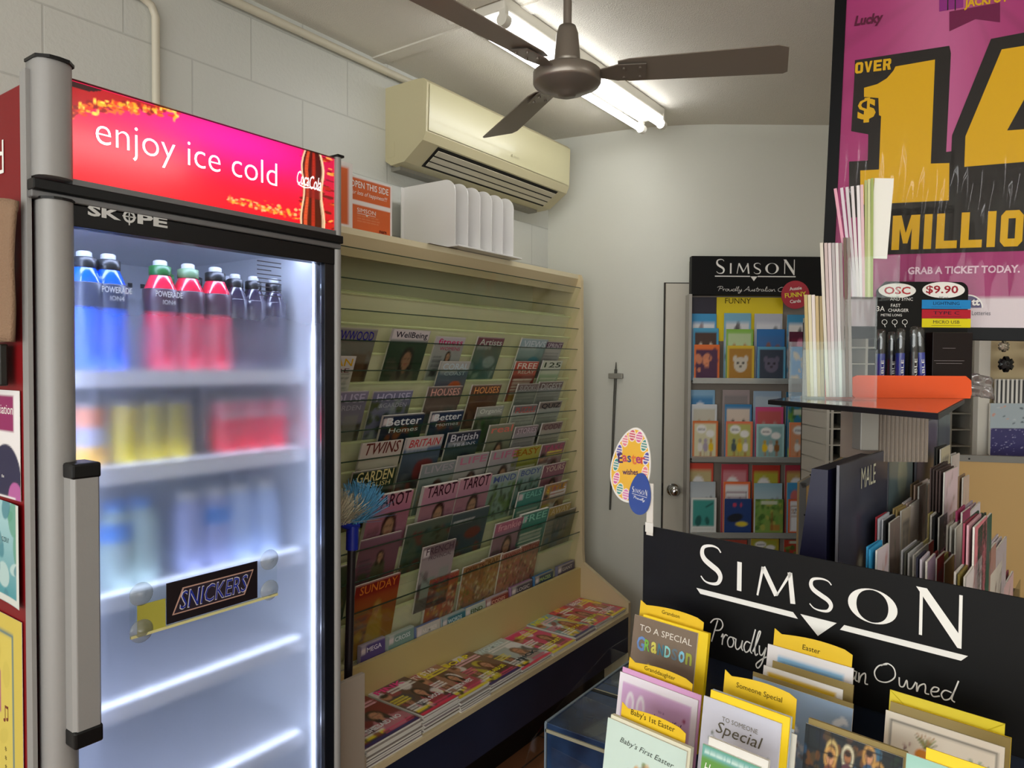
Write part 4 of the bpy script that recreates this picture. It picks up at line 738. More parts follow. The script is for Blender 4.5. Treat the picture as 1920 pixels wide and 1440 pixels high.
# white file sorter
WM = M('white_powder_metal', 'eceae8', .35)
s0, sv = T1.uv(830, 338); u9 = T1.uv(940, 375)[0]
mb = MB(); t = thing('file_sorter', 'white metal upright file sorter with six dividers on top of the magazine rack', 'file sorter', Matrix.Translation((-1.98, s0, 1.9255)))
bw = u9-s0+.03; H_ = sv
MB().box(.0, .29, -.01, bw, .002, .008, WM).build('base_plate', t, .001)
MB().box(.0, .006, -.01, bw-.02, .008, H_, WM).build('back_plate', t, .001)
for i in range(6):
    y = (u9-s0)*i/5; pr = [(0, 0), (.262, 0), (.262, H_-.06)]+[(.262-.05+.05*math.cos(a), H_-.058+.05*math.sin(a)) for a in [PI/2*q/8 for q in range(9)]]+[(0, H_-.008)]
    mb = MB(); mb.x = Matrix(((1, 0, 0, .004), (0, 0, -1, y+.003), (0, 1, 0, .008), (0, 0, 0, 1))); mb.prism(pr, 0, .003, WM); mb.build('divider', t, .0008, 1)
t = thing('cardboard_sheet', 'thin cardboard sheet sticking out under the white file sorter', 'cardboard', Matrix.Translation((-1.85, s0-.12, 1.9252)))
MB().box(0, .12, 0, .16, 0, .0002, M('brown_card', '7c6a50', .8)).build('sheet', t)
# duster leaning between the fridge and the rack
DP = Plane((-1.50, 0, 0), (0, 1, 0), Z3); a = DP.uv(660, 1010); b = DP.uv(652, 1190)
t = thing('duster', 'blue and cream bristle broom with a blue clamp propped head up beside the fridge', 'duster', Matrix.Translation((-1.50, b[0], .0)))
dy = a[0]-b[0]
MB().cyl((0, -.02, 0), (0, dy, a[1]), .0115, M('dark_pole', '2a2528', .35, .2), 14).build('pole', t)
bl = M('blue_clamp', '1a2a9c', .35)
mb = MB(); mb.cyl((0, dy, a[1]-.03), (0, dy+.002, a[1]+.035), .017, bl, 14); mb.build('socket_sleeve', t)
mb = MB(); mb.tube([(0, dy+.02, a[1]+.035), (0, dy, a[1]+.03), (0, dy-.04, a[1]+.05), (0, dy-.09, a[1]+.075)], .011, bl); mb.build('clamp', t)
rr = random.Random(4)
for nm, col, cy_, cz_, ang0, cnt, ln in (('blue_bristles', '4a86a8', dy+.015, a[1]+.045, .45, 700, .105), ('cream_bristles', 'aaa690', dy-.045, a[1]+.05, .55, 700, .085)):
    mb = MB(); mm = [M(nm+str(q), c, .8) for q, c in enumerate([col, '%02x%02x%02x' % tuple(min(255, int(int(col[i:i+2], 16)*1.3)) for i in (0, 2, 4))])]
    for i in range(cnt):
        an = ang0+rr.gauss(0, .42); ax = rr.gauss(0, .35); l = ln*rr.uniform(.7, 1.05); p = Vector((rr.uniform(-.012, .012), cy_+rr.uniform(-.028, .028), cz_+rr.uniform(-.005, .01)))
        d = Vector((math.sin(ax), math.sin(an), math.cos(an)*math.cos(ax))).normalized(); s = d.orthogonal().normalized()*.0011
        mb.add([tuple(p-s), tuple(p+s), tuple(p+d*l+s*.6), tuple(p+d*l-s*.6)], [(0, 1, 2, 3)], mm[i % 2])
    mb.build('bristle_tuft', t)

o = tag(MB().box(-1.452, -1.438, 1.155, 1.331, 0, .665, M('board_greige', 'b3a798', .55, var=.04)).build('upright_board', None, .001), 'plain greige upright board closing the gap between the fridge and the magazine rack', 'board')
# ================================================================== lettering drawn by hand (flared capitals, running script)
def simson(mb, x0, y0, w, h, m, z):       # S I M S O N: first and last letters tall, thick and thin strokes; box w by h
    def S(cx, cy, sw, sh):
        p = [(.42, .36), (.28, .46), (.0, .49), (-.34, .42), (-.42, .25), (-.3, .1), (.0, -.02), (.3, -.13), (.42, -.28), (.3, -.45), (.0, -.5), (-.28, -.47), (-.46, -.36)]
        p = spline(p, 5); n = len(p)-1
        wd = [sh*(.035+.115*math.sin(PI*i/n)**2.2) for i in range(n+1)]
        mb.ribbon([(x0+(cx+a*sw)*w, y0+(cy+b*sh/ h*h)*1.0 if 0 else y0+cy*h+b*sh) for a, b in p], wd, z, m)
    def bar(a, b, t0, t1): mb.ribbon([(x0+a[0]*w, y0+a[1]*h), (x0+b[0]*w, y0+b[1]*h)], [t0*w, t1*w], z, m)
    S(.055, .5, .105, h*.98)
    bar((.185, 0), (.185, .72), .020, .020)
    bar((.265, 0), (.287, .72), .008, .012); bar((.287, .72), (.345, .1), .020, .020); bar((.345, .1), (.402, .72), .006, .012); bar((.398, .72), (.412, 0), .018, .020)
    S(.52, .37, .092, h*.74)
    c = (.705, .37); n = 40; R = (.085, .375)
    for i in range(n):
        q = []
        for k in (i, i+1):
            t = 2*PI*k/n; tw = .013+.017*abs(math.cos(t))
            q.append(((x0+(c[0]+R[0]*math.cos(t))*w), y0+(c[1]+R[1]*math.sin(t))*h)); q.append((x0+(c[0]+(R[0]-tw)*math.cos(t))*w, y0+(c[1]+(R[1]-tw*1.6)*math.sin(t))*h))
        mb.quad((*q[1], z), (*q[0], z), (*q[2], z), (*q[3], z), m)
    bar((.865, 0), (.865, .96), .010, .010); mb.add([(x0+a*w, y0+b*h, z+.0001) for a, b in ((.848, 1), (.882, 1), (.99, .14), (.99, -.08), (.978, -.08))], [(0, 4, 3, 2, 1)], m); bar((.985, 0), (.985, 1), .010, .010)
SCR = { # script letters in a unit box, as pen paths, and advance
 'P': ([[(-.1, .75), (.1, .95), (.45, 1.0), (.62, .8), (.5, .58), (.2, .5)], [(.3, .95), (.2, .5), (.1, .0)]], .62), 'r': ([[(0, .3), (.08, .45), (.1, .0)], [(.1, .25), (.22, .45), (.34, .42)]], .36),
 'o': ([[(.3, .42), (.1, .4), (.02, .2), (.12, .02), (.3, .05), (.36, .25), (.28, .42), (.48, .38)]], .46), 'u': ([[(.0, .42), (.02, .12), (.14, .0), (.3, .15), (.36, .42)], [(.36, .42), (.36, .12), (.46, .02)]], .46),
 'd': ([[(.34, .4), (.12, .42), (.02, .2), (.14, .0), (.32, .12), (.42, .5), (.5, 1.0)], [(.42, .5), (.38, .12), (.5, .02)]], .5), 'l': ([[(.02, .1), (.2, .6), (.28, .95), (.18, .9), (.1, .3), (.18, .0), (.3, .08)]], .3),
 'y': ([[(.02, .42), (.08, .12), (.22, .08), (.38, .42)], [(.38, .42), (.28, -.2), (.1, -.48), (-.02, -.35), (.2, -.12), (.46, .06)]], .48), 'n': ([[(0, .4), (.05, .0), (.1, .28), (.26, .44), (.32, .3), (.34, .05), (.48, .04)]], .48),
 'O': ([[(.42, .86), (.12, .68), (.0, .32), (.16, .0), (.5, .02), (.76, .36), (.68, .76), (.42, .9), (.2, .72)]], .92), 'w': ([[(.0, .42), (.06, .05), (.2, .05), (.28, .38), (.36, .05), (.5, .08), (.6, .42)]], .64),
 'e': ([[(.02, .18), (.24, .26), (.28, .42), (.12, .42), (.04, .2), (.14, .0), (.36, .1)]], .38), 'A': ([[(-.1, .0), (.2, .4), (.45, 1.0), (.5, .5), (.52, .0)], [(.05, .35), (.5, .38)]], .62),
 's': ([[(.0, .1), (.2, .44), (.22, .15), (.08, .0), (.32, .08)]], .34), 't': ([[(.2, .85), (.12, .2), (.2, .0), (.34, .08)], [(0, .55), (.34, .58)]], .32), 'a': ([[(.3, .4), (.1, .4), (.02, .15), (.15, .0), (.32, .2), (.34, .42), (.34, .08), (.46, .04)]], .46),
 'i': ([[(.02, .42), (.04, .06), (.18, .04)], [(.05, .62), (.08, .66)]], .2), ' ': ([], .3)}
def script(mb, s, x, y, w, h, wd, z, m):
    tot = sum(SCR[c][1] for c in s); k = w/tot; cx = x
    for c in s:
        for p in SCR[c][0]: mb.ribbon(spline([(cx+a*k+b*h*.12, y+b*h) for a, b in p], 5), wd, z, m)
        cx += SCR[c][1]*k
BLK = {'M': [[(0, 0), (.28, 0), (.28, .62), (.42, .18), (.58, .18), (.72, .62), (.72, 0), (1, 0), (1, 1), (.68, 1), (.5, .48), (.32, 1), (0, 1)]], 'I': [[(.12, 0), (.88, 0), (.88, 1), (.12, 1)]], 'L': [[(0, 0), (1, 0), (1, .22), (.38, .22), (.38, 1), (0, 1)]],
 'N': [[(0, 0), (.3, 0), (.3, .52), (.68, 0), (1, 0), (1, 1), (.7, 1), (.7, .5), (.34, 1), (0, 1)]], 'V': [[(.36, 0), (.64, 0), (1, 1), (.68, 1), (.5, .34), (.32, 1), (0, 1)]],
 'E': [[(0, 0), (1, 0), (1, .22), (.36, .22), (.36, .4), (.9, .4), (.9, .6), (.36, .6), (.36, .78), (1, .78), (1, 1), (0, 1)]]}
BLK['O'] = [[(.2, 0), (.8, 0), (1, .14), (1, .5), (.66, .5), (.66, .22), (.34, .22), (.34, .5), (0, .5), (0, .14)], [(0, .5), (.34, .5), (.34, .78), (.66, .78), (.66, .5), (1, .5), (1, .86), (.8, 1), (.2, 1), (0, .86)]]
BLK['R'] = [[(0, 0), (.36, 0), (.36, 1), (0, 1)], [(.36, .8), (.64, .8), (.64, .58), (.36, .58), (.36, .38), (.5, .38), (.62, 0), (1, 0), (.84, .44), (1, .58), (1, .88), (.86, 1), (.36, 1)]]
def block(mb, s, x, y, w, h, z, m, gap=.16):
    wd = {'I': .5, 'M': 1.35}; tot = sum(wd.get(c, 1) for c in s)+gap*(len(s)-1); k = w/tot; cx = x
    for c in s:
        for p in BLK[c]: mb.prism([(cx+a*k*wd.get(c, 1), y+b*h) for a, b in p], z-.0003, z, m)
        cx += (wd.get(c, 1)+gap)*k
# ================================================================== card rack on the back wall
BR = Plane(W(0, 3.40), W(1, 0), Z3)
ra = BR.uv(1297, 480); rb = BR.uv(1536, 1120)
cr = thing('card_rack', 'tall clear and silver greeting card rack with a black header hanging on the grey door', 'card rack', BR.mat(ra[0], rb[1], 0))
w, h = rb[0]-ra[0], ra[1]-rb[1]; GREYM = M('rack_grey', 'a8a49c', .45, .1); HB = M('header_black', '09090a', .5, spec=.2)
MB().box(0, w, 0, h-.02, -.045, -.040, M('rack_back', '847a70', .5)).build('back_panel', cr)
for x in (-.014, w): MB().box(x, x+.014, 0, h-.18, -.05, .02, GREYM).build('side_frame', cr, .001)
hh = BR.uv(1300, 480)[1]-BR.uv(1300, 553)[1]
MB().box(0, w+.02, h-hh, h, -.04, .004, HB).build('header_board', cr, .001)
a = BR.uv(1342, 513); b = BR.uv(1491, 487)
hd = MB(); simson(hd, a[0]-ra[0], a[1]-rb[1], b[0]-a[0], b[1]-a[1], WINK, .0046)
def rx(x, y): q = BR.uv(x, y); return q[0]-ra[0], q[1]-rb[1]
p0 = rx(1340, 518); p1 = rx(1491, 518); mid = rx(1413, 518)
hd.box(p0[0], mid[0]-.018, p0[1]-.0025, p0[1]+.0025, .004, .0048, WINK); hd.box(mid[0]+.018, p1[0], p0[1]-.0025, p0[1]+.0025, .004, .0048, WINK); hd.prism([(mid[0]-.016, p0[1]), (mid[0]+.016, p0[1]), (mid[0], p0[1]-.022)], .004, .0048, WINK)
q = rx(1345, 547); q2 = rx(1480, 547); script(hd, 'Proudly Australian Owned', q[0], q[1]+.003, (q2[0]-q[0])*1.15, .022, .0016, .0046, WINK); hd.build('header_lettering', cr)
y0 = rx(1348, 556); y1 = rx(1472, 640); mb = MB().box(y0[0], y1[0], y1[1], y0[1], -.0395, -.034, M('yellow_card', 'e8cf10', .5)); yb = mb.build('category_board', cr)
mb = MB(); c = rx(1388, 563); put_text(mb, 'FUNNY', c[0], c[1], h=.026, m=ink('4a3c10'), z=-.0334); mb.build('category_lettering', yb)
MB().box(*[rx(1302, 556)[0], rx(1347, 556)[0], rx(1302, 600)[1], rx(1302, 556)[1]], -.0395, -.034, M('dark_violet_board', '2a2636', .5)).build('category_board', cr)
mb = MB(); c = rx(1490, 553); mb.cyl((c[0], c[1], .006), (c[0], c[1], .009), .066, M('badge_red', 'b02438', .5), 40); bd = mb.build('round_badge', cr)
mb = MB(); 
for s_, dy, col, hh_ in (('Aussie', .030, WINK, .016), ('FUNNY', .0, ink('f0e040'), .022), ('Cards', -.030, WINK, .016)): put_text(mb, s_, c[0], c[1]+dy, h=hh_, m=col, z=.0098, bold=.02, rot=.1)
mb.build('badge_lettering', bd)
SH = clear('acrylic_shelf', 'f6f8f6', .2, .1, .35, 'c8cac6')
for py in (716, 862, 1003, 1062):
    z = rx(1300, py)[1]; MB().box(.006, w-.006, z-.004, z, -.04, .03, SH).build('shelf', cr); MB().box(.006, w-.006, z-.006, z+.020, .03, .033, SH).build('shelf_lip', cr)
COLX = [(1300, 1347), (1362, 1412), (1419, 1471), (1480, 1530)]
def ccard(kind, c, seed):
    a, b, d = c; v = Cv(22, 30, a, seed)
    if kind == 'photo': v.rect(.06, .0, .94, .86, b); v.blot([b, d], 14, .06, .16, .1, .05, .9, .8); v.person(.5, .5, .5, d, d, b)
    elif kind == 'animal': v.rect(.06, .04, .94, .92, b); v.ell(.5, .45, .25, .22, d); v.ell(.3, .62, .08, .1, d); v.ell(.7, .62, .08, .1, d); v.ell(.4, .5, .04, .04, '141414'); v.ell(.6, .5, .04, .04, '141414'); v.ell(.5, .4, .05, .03, '241814'); v.rect(.2, .04, .8, .2, b)
    elif kind == 'sea': v.rect(.08, .2, .92, .94, b); v.ell(.3, .35, .12, .16, d, 1, -.4); v.ell(.65, .35, .08, .12, d, 1, .3); v.line(.6, .74, .85, .84, .05, d); v.words(.1, .12, .9, 1, '9aa4a0')
    elif kind == 'cartoon':
        v.rect(.06, .04, .94, .93, b); v.ell(.35, .78, .2, .12, 'eeece8'); v.ell(.7, .66, .17, .1, 'eeece8'); v.words(.22, .8, .5, 2, '6a6a70', .01, .04)
        for i, x in enumerate((.3, .52, .74)): v.ell(x, .3, .1, .13, [d, 'e8c41c', 'e8e4dc'][(i+seed) % 3]); v.ell(x, .47, .06, .06, [d, 'c8a03c', 'a8a49c'][(i+seed) % 3]); v.line(x-.03, .16, x-.03, .06, .02, 'a8642c'); v.line(x+.03, .16, x+.03, .06, .02, 'a8642c')
    elif kind == 'bubble': v.rect(.06, .0, .94, .9, b); v.ell(.42, .62, .28, .2, 'eeecec'); v.words(.25, .68, .6, 3, '6a6a78', .014, .06); v.blot([d], 4, .03, .07, .2, .1, .8, .3)
    elif kind == 'winter': v.grad('f0f0f0', b); v.line(.3, .5, .36, .62, .05, '20242c'); v.ell(.65, .6, .06, .09, '2a2a30'); v.ell(.83, .62, .07, .1, d); v.ell(.83, .62, .04, .06, 'f0f0f0'); v.words(.1, .2, .9, 2, '8a8c94')
    elif kind == 'whale': v.rect(0, 0, 1, 1, b); v.ell(.4, .45, .3, .12, '161c28', 1, .15); v.ell(.65, .27, .22, .07, 'd8c430'); v.ell(.38, .82, .07, .06, 'c03c58'); v.ell(.62, .82, .04, .06, 'c03c58')
    elif kind == 'forest': v.blot([b, '6a9a40', '3c6a24', d], 46, .04, .12); v.rect(.2, .85, .8, .95, 'c8d0b8'); v.rect(.55, .08, .9, .25, 'a87c34'); v.line(.6, .1, .6, .6, .05, '8a5024')
    elif kind == 'map': v.rect(.08, .06, .92, .94, 'e8e8ea'); v.words(.14, .8, .86, 4, b, .03, .1); v.blot([b, d], 14, .02, .05, .15, .3, .85, .7); v.rect(.1, .1, .12, .8, '3a4a54'); v.rect(.86, .1, .88, .8, '3a4a54')
    return v
CR = [ # group, column, step, pixel top, pixel bottom, kind, colours, label
 (0, 0, 0, 588, 'photo', ('3c94c8', 'e0e0e4', '8a7478'), 'white card with a letter two and a vintage photo, blue edged, behind the dog card'), (0, 1, 0, 587, 'photo', ('7ab0cc', 'd8d8dc', '50484a'), 'white card with a suited figure under the yellow funny board, first of two'), (0, 2, 0, 588, 'photo', ('b8bcc8', 'd8d8de', '5c6068'), 'white card with a suited figure under the yellow funny board, second of two'), (0, 3, 0, 590, 'photo', ('3c90bc', 'e8e4e0', '1c1c1e'), 'blue edged card with a black haired head beside the envelope holder'),
 (0, 0, 1, 615, 'animal', ('4ca0c8', '4a342c', 'd8c8b4'), 'blue edged card with two white faced puppies'), (0, 1, 1, 617, 'animal', ('84b848', 'b8cc9c', 'b8905c'), 'green edged card with a sandy long haired dog in sunglasses'), (0, 2, 1, 617, 'photo', ('2c70b0', '3c6ea8', '8c5838'), 'deep blue sky card with reddish ground'), (0, 3, 1, 622, 'photo', ('5c1c38', '7a2440', 'd87898'), 'maroon card with a bright pink shape'),
 (0, 0, 2, 646, 'photo', ('e07030', '4c2848', 'd88860'), 'purple and orange party card with a clock'), (0, 1, 2, 648, 'animal', ('d8b830', 'a87828', 'c8c0b0'), 'golden card with a kitten and a cupcake'), (0, 2, 2, 650, 'animal', ('5ca0c0', '343c4c', '625c70'), 'dark blue grey card with an elephant under a lamp'), (0, 3, 2, 650, 'photo', ('4898d0', '5ca0d8', 'd8c8a8'), 'bright blue card with a sandy figure behind the envelopes'),
 (1, 0, 0, 731, 'bubble', ('8cb8d8', '4888bc', 'a83840'), 'blue striped card with a small red figure, second block'), (1, 1, 0, 731, 'animal', ('a89898', '8c8484', '28242a'), 'grey card with a black and white animal, second block'), (1, 2, 0, 733, 'animal', ('9cb4cc', 'b0c0cc', '8a7870'), 'pale sky and grass card partly behind the black shelf'), (1, 3, 0, 735, 'photo', ('2c6c90', '2c6c90', '285030'), 'blue card mostly hidden behind the black shelf'),
 (1, 0, 1, 758, 'animal', ('d8dce0', 'c8c4b4', 'b89870'), 'white card with a sunglass wearing hairy face'), (1, 1, 1, 758, 'animal', ('3880b4', 'd8c8b8', '5c4838'), 'blue edged card with a brown bear bending down'), (1, 2, 1, 763, 'animal', ('d04880', 'c05858', 'b89088'), 'red and pink card with pink cheeked animals'), (1, 3, 1, 763, 'forest', ('2c7ca0', '6c9c2c', '8cc040'), 'leafy green card with a frog beneath the black shelf'),
 (1, 0, 2, 789, 'cartoon', ('d87030', 'd8d4b0', 'a89cb0'), 'cream cartoon card with yellow sofa figures'), (1, 1, 2, 790, 'cartoon', ('e87858', 'b8b868', '4c5c60'), 'coral edged cartoon card with three speech bubbles'), (1, 2, 2, 795, 'cartoon', ('a8d0d0', '88b0b0', '8c5c28'), 'teal cartoon card with brown and yellow figures'), (1, 3, 2, 792, 'cartoon', ('e88858', 'd89870', 'd8d0c0'), 'orange cartoon card with a white and a yellow bird'),
 (2, 0, 0, 868, 'bubble', ('e04c38', 'c8b884', 'a8602c'), 'red topped beige card with a small speech bubble, third block'), (2, 1, 0, 870, 'bubble', ('b83c4c', 'd08890', 'e87850'), 'pink card with a round speech bubble, third block'), (2, 2, 0, 872, 'bubble', ('b83428', 'b8b438', 'd8a028'), 'lime card with a red border and speech bubble, third block'), (2, 3, 0, 872, 'bubble', ('b03448', 'c8a860', 'c85830'), 'tan card with a red border and speech bubble, third block'),
 (2, 0, 1, 903, 'winter', ('e8ecf0', 'b0bcc4', '50545c'), 'snowy grey card with two dark penguins'), (2, 1, 1, 903, 'map', ('e87038', '8c6878', '5c6474'), 'white card with a fenced crowd and an orange top edge'), (2, 2, 1, 906, 'winter', ('e8e8ec', '8cb4c4', '8c949c'), 'pale blue snow card with small black birds'), (2, 3, 1, 905, 'photo', ('4898c8', '4890c0', 'd86850'), 'blue card with a small red and white figure'),
 (2, 0, 2, 933, 'sea', ('e4e6e2', '3c9890', '1c5c58'), 'white bordered sea green card with diving shapes'), (2, 1, 2, 935, 'whale', ('1c3c78', '1c3c78', 'd8c430'), 'navy card with a black whale and a yellow oval'), (2, 2, 2, 936, 'forest', ('7c9c48', '5c8434', 'a8a84c'), 'green forest card with little houses'), (2, 3, 2, 936, 'map', ('d85c28', 'a88060', '5c6c80'), 'white card with a small drawing and an orange edge'),
 (3, 0, 0, 1012, 'bubble', ('b83c30', 'c87050', 'a8602c'), 'rusty red card just above the black sign, by the door knob'), (3, 1, 0, 1012, 'bubble', ('b04838', 'a84030', 'a8602c'), 'brick red card just above the black sign'), (3, 2, 0, 1010, 'cartoon', ('b8a02c', 'a8a838', 'd8d0c0'), 'olive yellow card just above the black sign'), (3, 3, 0, 1012, 'forest', ('b83c28', '3c6424', '6c8438'), 'dark green card just above the black sign')]
for i, (g, c, st, py, kind, cols, lab) in enumerate(CR):
    off = (-.022, -.004, .016)[st]; P = Plane(BR.o+BR.n*off, BR.e, Z3); x0, x1 = COLX[c]; dx = (-4, 0, 2)[st]-(g*3 if g < 3 else 9)*(1-c*.12)
    a = P.uv(x0+dx, py); b = P.uv(x1+dx, py); bot = P.uv(x0, (714, 860, 1001, 1060)[g])[1]+.003; hgt = a[1]-bot; wd = b[0]-a[0]
    t = thing('greeting_card', lab, 'card', P.mat(a[0], bot, 0), 'cards on the back wall rack')
    MB().box(.004, wd+.003, 0, hgt-.002, -.007, -.004, M('envelope_'+cols[0], cols[0], .7)).build('envelope', t); MB().box(0, wd, 0, hgt, -.0035, -.0006, PAPER).build('card_body', t); picture('card_front', t, wd, hgt, ccard(kind, cols, i), 0, MATTE)
# ------------------------------------------------------------------ thin rod by the door
LS = Plane(corner, bend-corner, Z3); a = LS.uv(1156, 700); b = LS.uv(1145, 955)
t = thing('hanging_rod', 'thin speckled dark rod hung on the back wall from a small grey cross bracket', 'rod', LS.mat(b[0], b[1], .012))
la = a[1]-b[1]; ROD = M('speckled_rod', '57564f', .5, .4, var=.5, bump=.3)
MB().cyl((0, 0, 0), (a[0]-b[0], la+.02, 0), .0045, ROD, 10, .007).build('rod', t)
MB().cyl((a[0]-b[0], la+.0, 0), (a[0]-b[0]+.001, la+.055, 0), .006, ROD, 10, .002).build('rod_tip', t)
MB().box(a[0]-b[0]-.036, a[0]-b[0]+.036, la-.026, la, -.011, .010, M('bracket_metal', '98968c', .4, .4)).build('bracket', t, .003)
# ================================================================== tiled counter
CT = .62; cn = (CAM+ray(1025, 1355)*((CT-EYE)/ray(1025, 1355).z)); cx, cyy = cn.x, cn.y
def tile_mat():
    m = bpy.data.materials.new('blue_tiles'); N, L, b = nt(m); tc = N.new('ShaderNodeTexCoord'); sp = N.new('ShaderNodeSeparateXYZ'); L.new(tc.outputs['Object'], sp.inputs[0])
    sub = N.new('ShaderNodeMath'); sub.operation = 'ADD'; L.new(sp.outputs[1], sub.inputs[0]); L.new(sp.outputs[2], sub.inputs[1]); cb = N.new('ShaderNodeCombineXYZ'); L.new(sp.outputs[0], cb.inputs[0]); L.new(sub.outputs[0], cb.inputs[1])
    br = N.new('ShaderNodeTexBrick'); br.offset = 0; L.new(cb.outputs[0], br.inputs['Vector']); br.inputs['Scale'].default_value = 1; br.inputs['Brick Width'].default_value = .3; br.inputs['Row Height'].default_value = .3; br.inputs['Mortar Size'].default_value = .002; br.inputs['Mortar'].default_value = (*lin('0c0e12'), 1)
    n = N.new('ShaderNodeTexNoise'); n.inputs['Scale'].default_value = 7; n.inputs['Detail'].default_value = 4; L.new(tc.outputs['Object'], n.inputs['Vector']); rp = N.new('ShaderNodeValToRGB'); rp.color_ramp.elements[0].color = (*lin('141f38'), 1); rp.color_ramp.elements[1].color = (*lin('33507a'), 1); rp.color_ramp.elements[0].position = .35; rp.color_ramp.elements[1].position = .75
    L.new(n.outputs['Fac'], rp.inputs[0]); L.new(rp.outputs[0], br.inputs['Color1']); L.new(rp.outputs[0], br.inputs['Color2']); L.new(br.outputs['Color'], b.inputs['Base Color']); b.inputs['Roughness'].default_value = .22; return m
TILE = tile_mat()
ct = thing('tiled_counter', 'low counter faced with mottled dark blue tiles and pale edge trims', 'counter', (cx, cyy, 0)); CL_ = 1.3; CD = .9
MB().box(0, CL_, 0, CD, 0, CT, TILE).build('counter_body', ct, .002)
TR = M('tile_trim', 'a49c84', .4)
MB().box(-.002, CL_, -.004, .002, CT-.022, CT-.014, TR).build('edge_trim', ct); MB().box(-.004, .002, -.002, CD, CT-.002, CT+.003, M('tile_trim_pale', '7d8894', .4)).build('edge_trim', ct); MB().box(-.004, .001, -.004, .001, 0, CT, M('tile_trim_pale', '7d8894', .4)).build('corner_trim', ct)
g1 = (CAM+ray(1107, 1290)*((CT-EYE)/ray(1107, 1290).z)).y-cyy
MB().box(0, CL_, g1, g1+.004, CT, CT+.0015, TR).build('edge_trim', ct); MB().box(0, CL_, g1-.014, g1, CT, CT+.001, BLACK).build('tile_gap', ct)
# ================================================================== foreground card stand with the big sign
SG = Plane(W(.185*1.35, 1.35), W(.709, -.704), Z3)
st = thing('card_stand', 'clear tiered greeting card stand with a long black sign across its back', 'card stand', SG.mat(0, 0, 0))
a = SG.uv(1210, 985); lb = SG.uv(1205, 1145); top = a[1]; SW = SG.uv(1945, 1130)[0]; bot = SG.uv(1340, 1236)[1]
MB().box(0, SW, bot, top, -.004, 0, M('sign_black', '050506', .55, spec=.25)).build('sign_board', st, .0008)
mb = MB()
l0 = SG.uv(1313, 1097); l1 = SG.uv(1808, 1207); lt = SG.uv(1313, 1026)
# the lettering: baseline and cap height measured on the sign
x0 = SG.uv(1312, 1070)[0]; x1 = SG.uv(1811, 1150)[0]; base = SG.uv(1400, 1111)[1]; cap = SG.uv(1335, 1022)[1]
simson(mb, x0, base, x1-x0, cap-base, WINK, .0006)
u0 = SG.uv(1306, 1112); u1_ = SG.uv(1815, 1232); uy = (u0[1]+u1_[1])/2; mm = SG.uv(1534, 1170)[0]; m0 = SG.uv(1487, 1157)[0]; m1 = SG.uv(1583, 1177)[0]; tt = .0055
mb.prism([(u0[0], uy+tt), (m0, uy+tt), (m0+.008, uy-tt*.6), (u0[0]+.008, uy-tt*.6)], .0002, .0008, WINK); mb.prism([(m1, uy+tt), (u1_[0], uy+tt), (u1_[0]-.008, uy-tt*.6), (m1-.006, uy-tt*.6)], .0002, .0008, WINK)
q0 = SG.uv(1501, 1153)[0]; q1 = SG.uv(1569, 1169)[0]; qy = SG.uv(1537, 1193)[1]; mb.prism([(q0, uy+tt), (q1, uy+tt), ((q0+q1)/2, qy)], .0002, .0008, WINK)
pa = SG.uv(1335, 1203); pb = SG.uv(1440, 1222); ph = SG.uv(1345, 1160)[1]-pa[1]
script(mb, 'Proudly', pa[0]-.004, pa[1]-.0, SG.uv(1436, 1215)[0]-pa[0]+.006, ph, .0022, .0006, WINK)
py_ = pa[1]; 
oa = SG.uv(1600, 1265)[0]; ob = SG.uv(1790, 1310)[0]
script(mb, 'Australian', SG.uv(1478, 1225)[0], py_+.006, SG.uv(1628, 1262)[0]-SG.uv(1478, 1225)[0], ph*.9, .002, .0006, WINK)
script(mb, 'Owned', SG.uv(1634, 1270)[0]+.003, SG.uv(1650, 1276)[1], ob-SG.uv(1632, 1270)[0]-.004, ph*.74, .0019, .0006, WINK)
mb.build('sign_lettering', st)
# navy board and clear tiers below the sign
NB = M('stand_navy', '1a2233', .35)
MB().box(.004, SW-.004, .62, bot+.004, -.012, -.006, NB).build('back_board', st)
TIER = [.085, .165, .245, .325]; TB = [.93, .87, .81, .75]
for i, (o_, zb) in enumerate(zip(TIER, TB)):
    MB().box(.0, SW, zb-.004, zb, o_-.07, o_+.012, AC_).build('tier_shelf', st); MB().box(.0, SW, zb, zb+.06, o_+.010, o_+.012, AC_).build('tier_lip', st)
for x in (-.003, SW):
    mb = MB(); mb.x = Matrix(((0, 0, 1, x), (0, 1, 0, 0), (1, 0, 0, 0), (0, 0, 0, 1)))
    mb.prism([(0, .70), (.34, .70), (.34, .82), (.30, .90), (.20, .95), (.10, .99), (.0, 1.0)], 0, .0022, AC_); mb.build('side_panel', st)
MB().box(.02, SW-.02, 0, .03, -.02, .36, BLACK).build('base', st, .004); MB().box(.05, .09, .03, .75, .12, .16, ALU).build('leg', st, .002); MB().box(SW-.09, SW-.05, .03, .75, .12, .16, ALU).build('leg', st, .002); MB().box(.03, SW-.03, .735, .748, .0, .34, NB).build('frame_tray', st)
YEL = M('divider_yellow', 'e6bd12', .5); YEL2 = M('envelope_yellow', 'f2cf14', .5); GOLD = M('envelope_gold', '8f7c48', .45, .3)
up = lambda n: (Z3-n*.16).normalized()
def fplane(off): return Plane(SG.o+SG.n*off+Z3*1.0, SG.e, up(SG.n))
